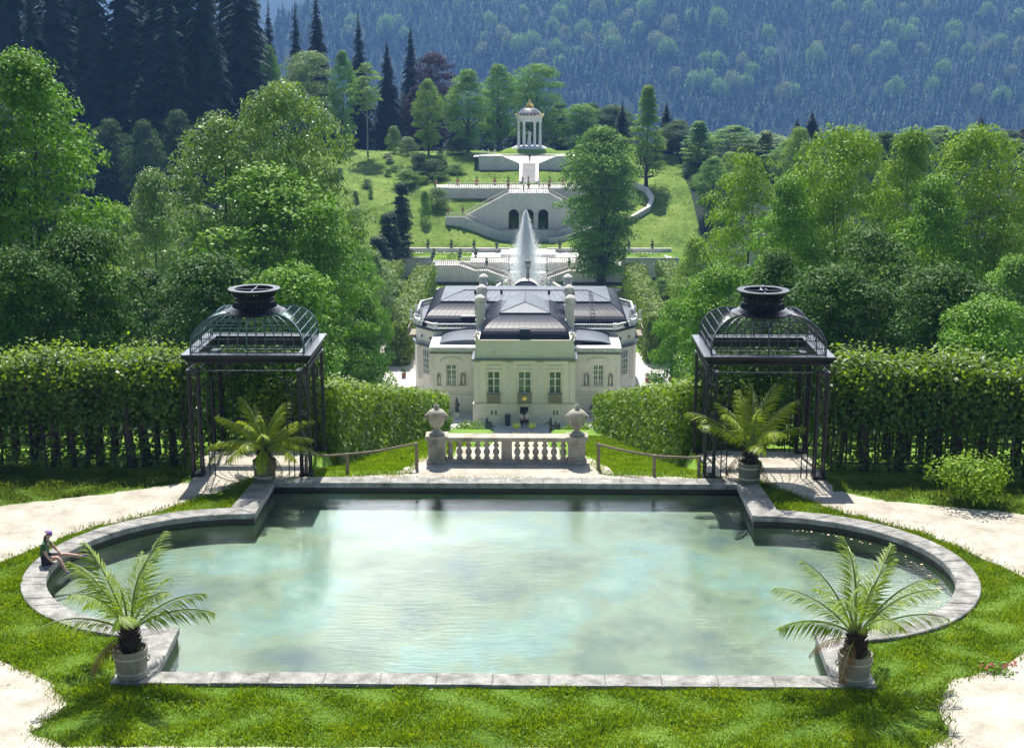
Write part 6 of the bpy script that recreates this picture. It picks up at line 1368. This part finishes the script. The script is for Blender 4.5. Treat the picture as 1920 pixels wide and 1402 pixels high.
for px, Y, top, w_, m_, lb in ((745,290,238,34,'leaf_grey','small grey green bush highest on the left slope'),(770,284,258,44,'leaf_grey','grey green bush just below the highest one on the left slope'),(765,262,318,60,'leaf_mid','low yellow green bush above the thujas'),(792,270,288,50,'leaf_dark','dark bush under the bright slope tree'),(818,268,300,60,'leaf_dark','large dark bush left of the upper terrace'),(858,272,308,42,'leaf_mid','green bush right of the large dark bush'),(865,285,262,60,'leaf_dark','dark bush below the trees left of the temple'),(748,250,392,36,'leaf_mid','narrow bush on the lower left slope'),(800,246,360,24,'leaf_mid','thin bush at the edge of the left meadow'),(1262,300,328,16,'leaf_light','tiny fir at the edge of the right meadow'),(1235,278,352,40,'leaf_light','low bush patch on the right meadow'),(1275,262,400,60,'leaf_light','yellow green bush at the right border of the meadow')):
    T('dome', px, Y, top, w_, m_, lb, 'bush')
gs = 'dark spruces standing in a wall on the left hillside'
k = 0
for px, Y, top, w_ in ((-15,262,-60,90),(30,285,-20,70),(62,270,-110,95),(108,300,-40,80),(140,272,-90,95),(178,288,-130,100),(212,268,-80,80),(262,270,-100,90),(300,295,-120,90),(328,272,-60,95),(372,282,-130,100),(410,268,-70,85),(452,300,-60,80),(478,278,-90,90),(100,262,20,70),(10,250,60,90),(345,262,10,80),(238,310,20,40),(500,315,20,60),(155,255,120,90),(290,258,140,90),(400,258,130,90),(60,248,150,90),(478,270,140,80)):
    T(('spruce','spruce2','spruce3')[k % 3], px, Y, top-(80 if top < 60 and not 225 < px < 262 else 0), w_*1.4, 'needle', 'tall dark blue spruce in the dense wall of spruces on the upper left', 'spruce_tree', gs); k += 1
for px, Y, top, w_, lb in ((525,318,-4,46,'slim dark spruce standing free left of the two tallest ones'),(573,325,0,52,'sparse dark spruce left of the tallest free standing one'),(610,318,-12,70,'tallest free standing dark spruce left of centre'),(685,322,20,58,'dark spruce standing free above the birch'),(735,320,75,62,'dark spruce left of the copper beech'),(778,330,46,60,'dark spruce directly behind the copper beech'),(1505,345,208,44,'dark fir on the skyline of the right tree row'),(1478,350,222,34,'smaller dark fir beside the one on the skyline of the right tree row'),(1812,345,216,34,'dark fir peeping over the middle of the right maples'),(1900,340,232,60,'dark fir at the right edge behind the maples'),(1240,335,190,50,'dark fir behind the conical yellow green tree'),(1160,345,190,40,'dark narrow fir between the round tree and the conical tree'),(855,340,150,44,'dark fir peeping behind the green trees left of the temple')):
    T('spruce2' if w_ < 60 else 'spruce', px, min(Y, 292) if px > 1150 else Y, top, w_*1.25, 'needle', lb, 'spruce_tree')
gf = 'dark trees filling the wood behind the meadow'
for i in range(34):
    px = 640+i*38+rt_.uniform(-10,10); Y = rt_.uniform(325,372)
    if px > 1180: Y = rt_.uniform(268,296)
    if px < 1180: tp = rt_.uniform(185,225) if px > 800 else rt_.uniform(190,230)
    else: tp = rt_.uniform(238,268)
    T(('oval','spruce3','oval2','larch')[i % 4], px, Y, tp, rt_.uniform(60,85) if px < 1180 else rt_.uniform(40,58), ('leaf_dark','needle')[i % 2 == 1 and i % 4 == 1], 'dark tree in the shaded wood behind the meadow', 'wood_tree', gf)
for i in range(10):
    px = -20+i*62; T('oval2', px, 240+rt_.uniform(0,12), 215+rt_.uniform(-15,25), 90, 'leaf_dark', 'dark shaded tree at the foot of the spruce wall on the left', 'wood_tree', 'shaded trees at the foot of the spruces')
for i in range(22):
    px = 1330+i*31+rt_.uniform(-12,12); T(('oval','oval2','tall','larch')[i % 4], px, rt_.uniform(236,280), rt_.uniform(232,268)+(40 if i < 2 else 0), rt_.uniform(60,90), ('leaf_mid','leaf_light','leaf_dark','leaf_grey')[i % 4], 'tree standing in the wood behind the right maples', 'wood_tree', 'trees behind the right maples')
# woods at the sides beyond the row trees
gw = 'trees in the woods on both flanks of the garden'
for i in range(34):
    s = -1 if i % 2 else 1; y = rt_.uniform(120, 215); x = s*rt_.uniform(31, 75)
    px = 1000+x*2600/y; 
    if abs(px-960) > 1150: continue
    T(('oval','round','oval2','airy')[i % 4], px, y, None, 8*2600/y, ('leaf_mid','leaf_dark','leaf_grey')[i % 3], 'tree in the wood beside the palace garden', 'wood_tree', gw, xw=rt_.uniform(11, 15))
for i in range(16):
    y = 238+i*3.2; x = 31.5+rt_.uniform(-1.5,1.2)+(2 if i % 3 == 0 else 0); T('dome', 1000+x*2600/y, y, None, rt_.uniform(26,46), ('leaf_mid','leaf_light','leaf_dark')[i % 3], 'rounded shrub along the right border of the meadow', 'bush', 'shrubs bordering the right meadow', xw=rt_.uniform(1.6,3.4))
for i in range(26):
    y = rt_.uniform(240,284); x = -rt_.uniform(17,38); T('dome', 1000+x*2600/y, y, None, rt_.uniform(10,30), ('leaf_mid','leaf_light','leaf_grey','leaf_dark')[i % 4], 'small wild shrub scattered on the left meadow', 'bush', 'wild shrubs on the left meadow', xw=rt_.uniform(.7,2.2))
# meadow tufts
rng = np.random.default_rng(44); n_ = 26000; x = rng.uniform(-42, 42, n_); y = rng.uniform(237, 300, n_); kk = (np.abs(x) > 12)|((y > 258)&(y < 274)&(np.abs(x) > 2.5)); kk &= (np.sin(x*.7)*np.sin(y*.5+x*.2)+rng.normal(0,.5,n_)) > .1
x, y = x[kk], y[kk]; V, F = leafquads(np.stack([x, y, zterr(x, y)+.08], 1), np.tile([0,-.3,1.],(len(x),1)), rng.uniform(.12,.35,len(x)), rng)
tag(link('meadow', npmesh('meadow', V, F), MAT['dryblade']), kind='stuff', label='long meadow grass on the slopes around the terraces', cat='grass')
# ------------------------------------------------------------------ mountain forest
def tiers(seed):
    r = np.random.default_rng(seed); v, f = [], []
    for t, (z0, z1, ra) in enumerate(((.02,.30,.52),(.20,.48,.42),(.38,.66,.32),(.56,.82,.22),(.72,1.0,.13))):
        k0 = len(v); v.append((0,0,z1)); m_ = 7
        for k in range(m_): a = 6.283*k/m_+t; q = ra*(1 if k % 2 else .62)*r.uniform(.8,1.15); v.append((q*math.cos(a), q*math.sin(a), z0+r.uniform(-.03,.05)))
        for k in range(m_): f.append((k0, k0+1+k, k0+1+(k+1) % m_))
    return np.array(v), np.array(f)
def scatter(seed, n, x0, x1, y0, y1): r = np.random.default_rng(seed); return r.uniform(x0, x1, n), r.uniform(y0, y1, n), r
TV = [tiers(s) for s in range(4)]
x, y, r_ = scatter(5, 34000, -900, 800, 1180, 2080); kk = (x < .40*y+40)&(x > -.40*y-60); kk &= (np.sin(x*.021+y*.013)*np.sin(y*.031-x*.009)+r_.normal(0,.45,len(x))) > -1.15
x, y = x[kk], y[kk]; z = zterr(x, y)
parts = []
for q in range(4):
    v, f = TV[q]; sel = slice(q, None, 4); xx, yy, zz = x[sel], y[sel], z[sel]; n = len(xx); h = r_.uniform(9, 22, n)+9*r_.random(n)**3+5*np.sin(xx*.03)*np.sin(yy*.04); w_ = h*r_.uniform(.36,.52,n); a = r_.uniform(0,6.28,n)
    c, s = np.cos(a)[:,None], np.sin(a)[:,None]
    Vx = (v[None,:,0]*c-v[None,:,1]*s)*w_[:,None]+xx[:,None]; Vy = (v[None,:,0]*s+v[None,:,1]*c)*w_[:,None]+yy[:,None]; Vz = v[None,:,2]*h[:,None]+zz[:,None]-1
    parts.append((np.stack([Vx,Vy,Vz],-1).reshape(-1,3), (f[None]+np.arange(n)[:,None,None]*len(v)).reshape(-1,3)))
V, F = join(parts); m, nt, b = newmat('far_needles'); g_ = N(nt,'ShaderNodeNewGeometry')
col = ramp(nt, g_.outputs['Random Per Island'], [(0,(.008,.024,.016)),(.6,(.022,.056,.028)),(1,(.07,.13,.045))]); col = mixc(nt, .6, col, ramp(nt, noise(nt, .006, 4, .6, coord='World'), [(.35,(.6,.65,.7)),(.65,(1.4,1.4,1.2))]), 'MULTIPLY')
nt.links.new(col, b.inputs['Base Color']); b.inputs['Roughness'].default_value = .9
tag(link('mountain_forest', npmesh('mountain_forest', V, F), m), kind='stuff', label='dense blue hazy conifer forest covering the mountainside', cat='forest')
bl_ = []
for s in range(3):
    r = np.random.default_rng(200+s); pts_ = []
    for i in range(26):
        d = unit(r.normal(0,1,(1,3)))[0]; d[2] = abs(d[2]); c = np.array([d[0]*.30, d[1]*.30, .35+d[2]*.42]); m_ = 46; dd = unit(r.normal(0,1,(m_,3))); pts_.append(leafquads(c+dd*r.uniform(.08,.2,(m_,1)), dd+np.array([0,0,.6]), r.uniform(.04,.09,m_), r))
    V, F = join(pts_); bl_.append(npmesh('far_crown', V, F))
def hit(px, py):
    d = ray(px, py); t0 = 1150/d.y; t1 = 2300/d.y
    for i in range(400):
        t = t0+(t1-t0)*i/400; p = cam.location+d*t
        if p.z < zt(p.x, p.y): return p
    return None
spots = [(1850,32),(1745,30),(1910,45),(1625,35),(1590,68),(1670,70),(1715,65),(1690,28),(1790,70),(1810,105),(1855,110),(1875,90),(1830,130),(1900,150),(1440,75),(1295,45),(1260,65),(1345,60),(1250,110),(1240,95),(1320,125),(1345,130),(1390,130),(1410,145),(1330,165),(1375,180),(1395,170),(1350,190),(1465,190),(1485,180),(1530,130),(1535,100),(1660,115),(1640,120),(1725,105),(1745,180),(1675,190),(1835,185),(1785,85),(1040,60),(1060,75),(1050,40),(1090,70),(1100,90),(1000,95),(1040,105),(960,95),(975,105),(900,85),(905,105),(1080,110),(1140,70),(1150,85),(1210,40),(1200,70),(1230,85),(1145,105),(1170,15),(1180,45),(730,60),(745,50),(860,15),(780,20),(720,70),(650,70),(660,55),(760,75),(1010,125),(1050,130),(920,60),(940,75),(1700,85),(1570,25),(1120,30),(1060,20),(980,30),(1270,150),(1300,180),(1440,120),(1605,110),(1770,150),(1880,195),(1910,110)]
r2 = random.Random(9)
for i, (px, py) in enumerate(spots):
    p = hit(px+r2.uniform(-4,4), py+12)
    if p is None: continue
    me = bl_[i % 3]; ol = i % 3 == 1; o = bpy.data.objects.new('far_broadleaf_tree', me); C.objects.link(o)
    if not me.materials: me.materials.append(MAT['far_leaf'])
    o.material_slots[0].link = 'OBJECT'; o.material_slots[0].material = MAT['far_leaf2' if ol else 'far_leaf']
    s = r2.uniform(18, 27); o.location = (p.x, p.y, zt(p.x, p.y)+1); o.scale = (s*.95, s*.95, s*r2.uniform(1.0,1.3)); o.rotation_euler = (0,0,r2.uniform(0,6.28))
    tag(o, 'hazy %s round tree among the conifers on the mountainside' % ('olive grey' if ol else 'pale green'), 'tree', 'round trees on the mountainside')
# ------------------------------------------------------------------ haze
b = MB(); b.box(-2700, 2700, -70, 4600, -130, 345); o = b.build('haze', MAT['dark'], None); m = bpy.data.materials.new('haze'); m.use_nodes = True; nt = m.node_tree; nt.nodes.clear()
pv = N(nt, 'ShaderNodeVolumePrincipled'); pv.inputs['Color'].default_value = (.24,.48,.98,1); pv.inputs['Density'].default_value = .00023; pv.inputs['Anisotropy'].default_value = .0
mo_ = N(nt, 'ShaderNodeOutputMaterial'); nt.links.new(pv.outputs[0], mo_.inputs['Volume']); o.data.materials.clear(); o.data.materials.append(m); tag(o, kind='stuff', label='blue summer haze over the valley', cat='haze')
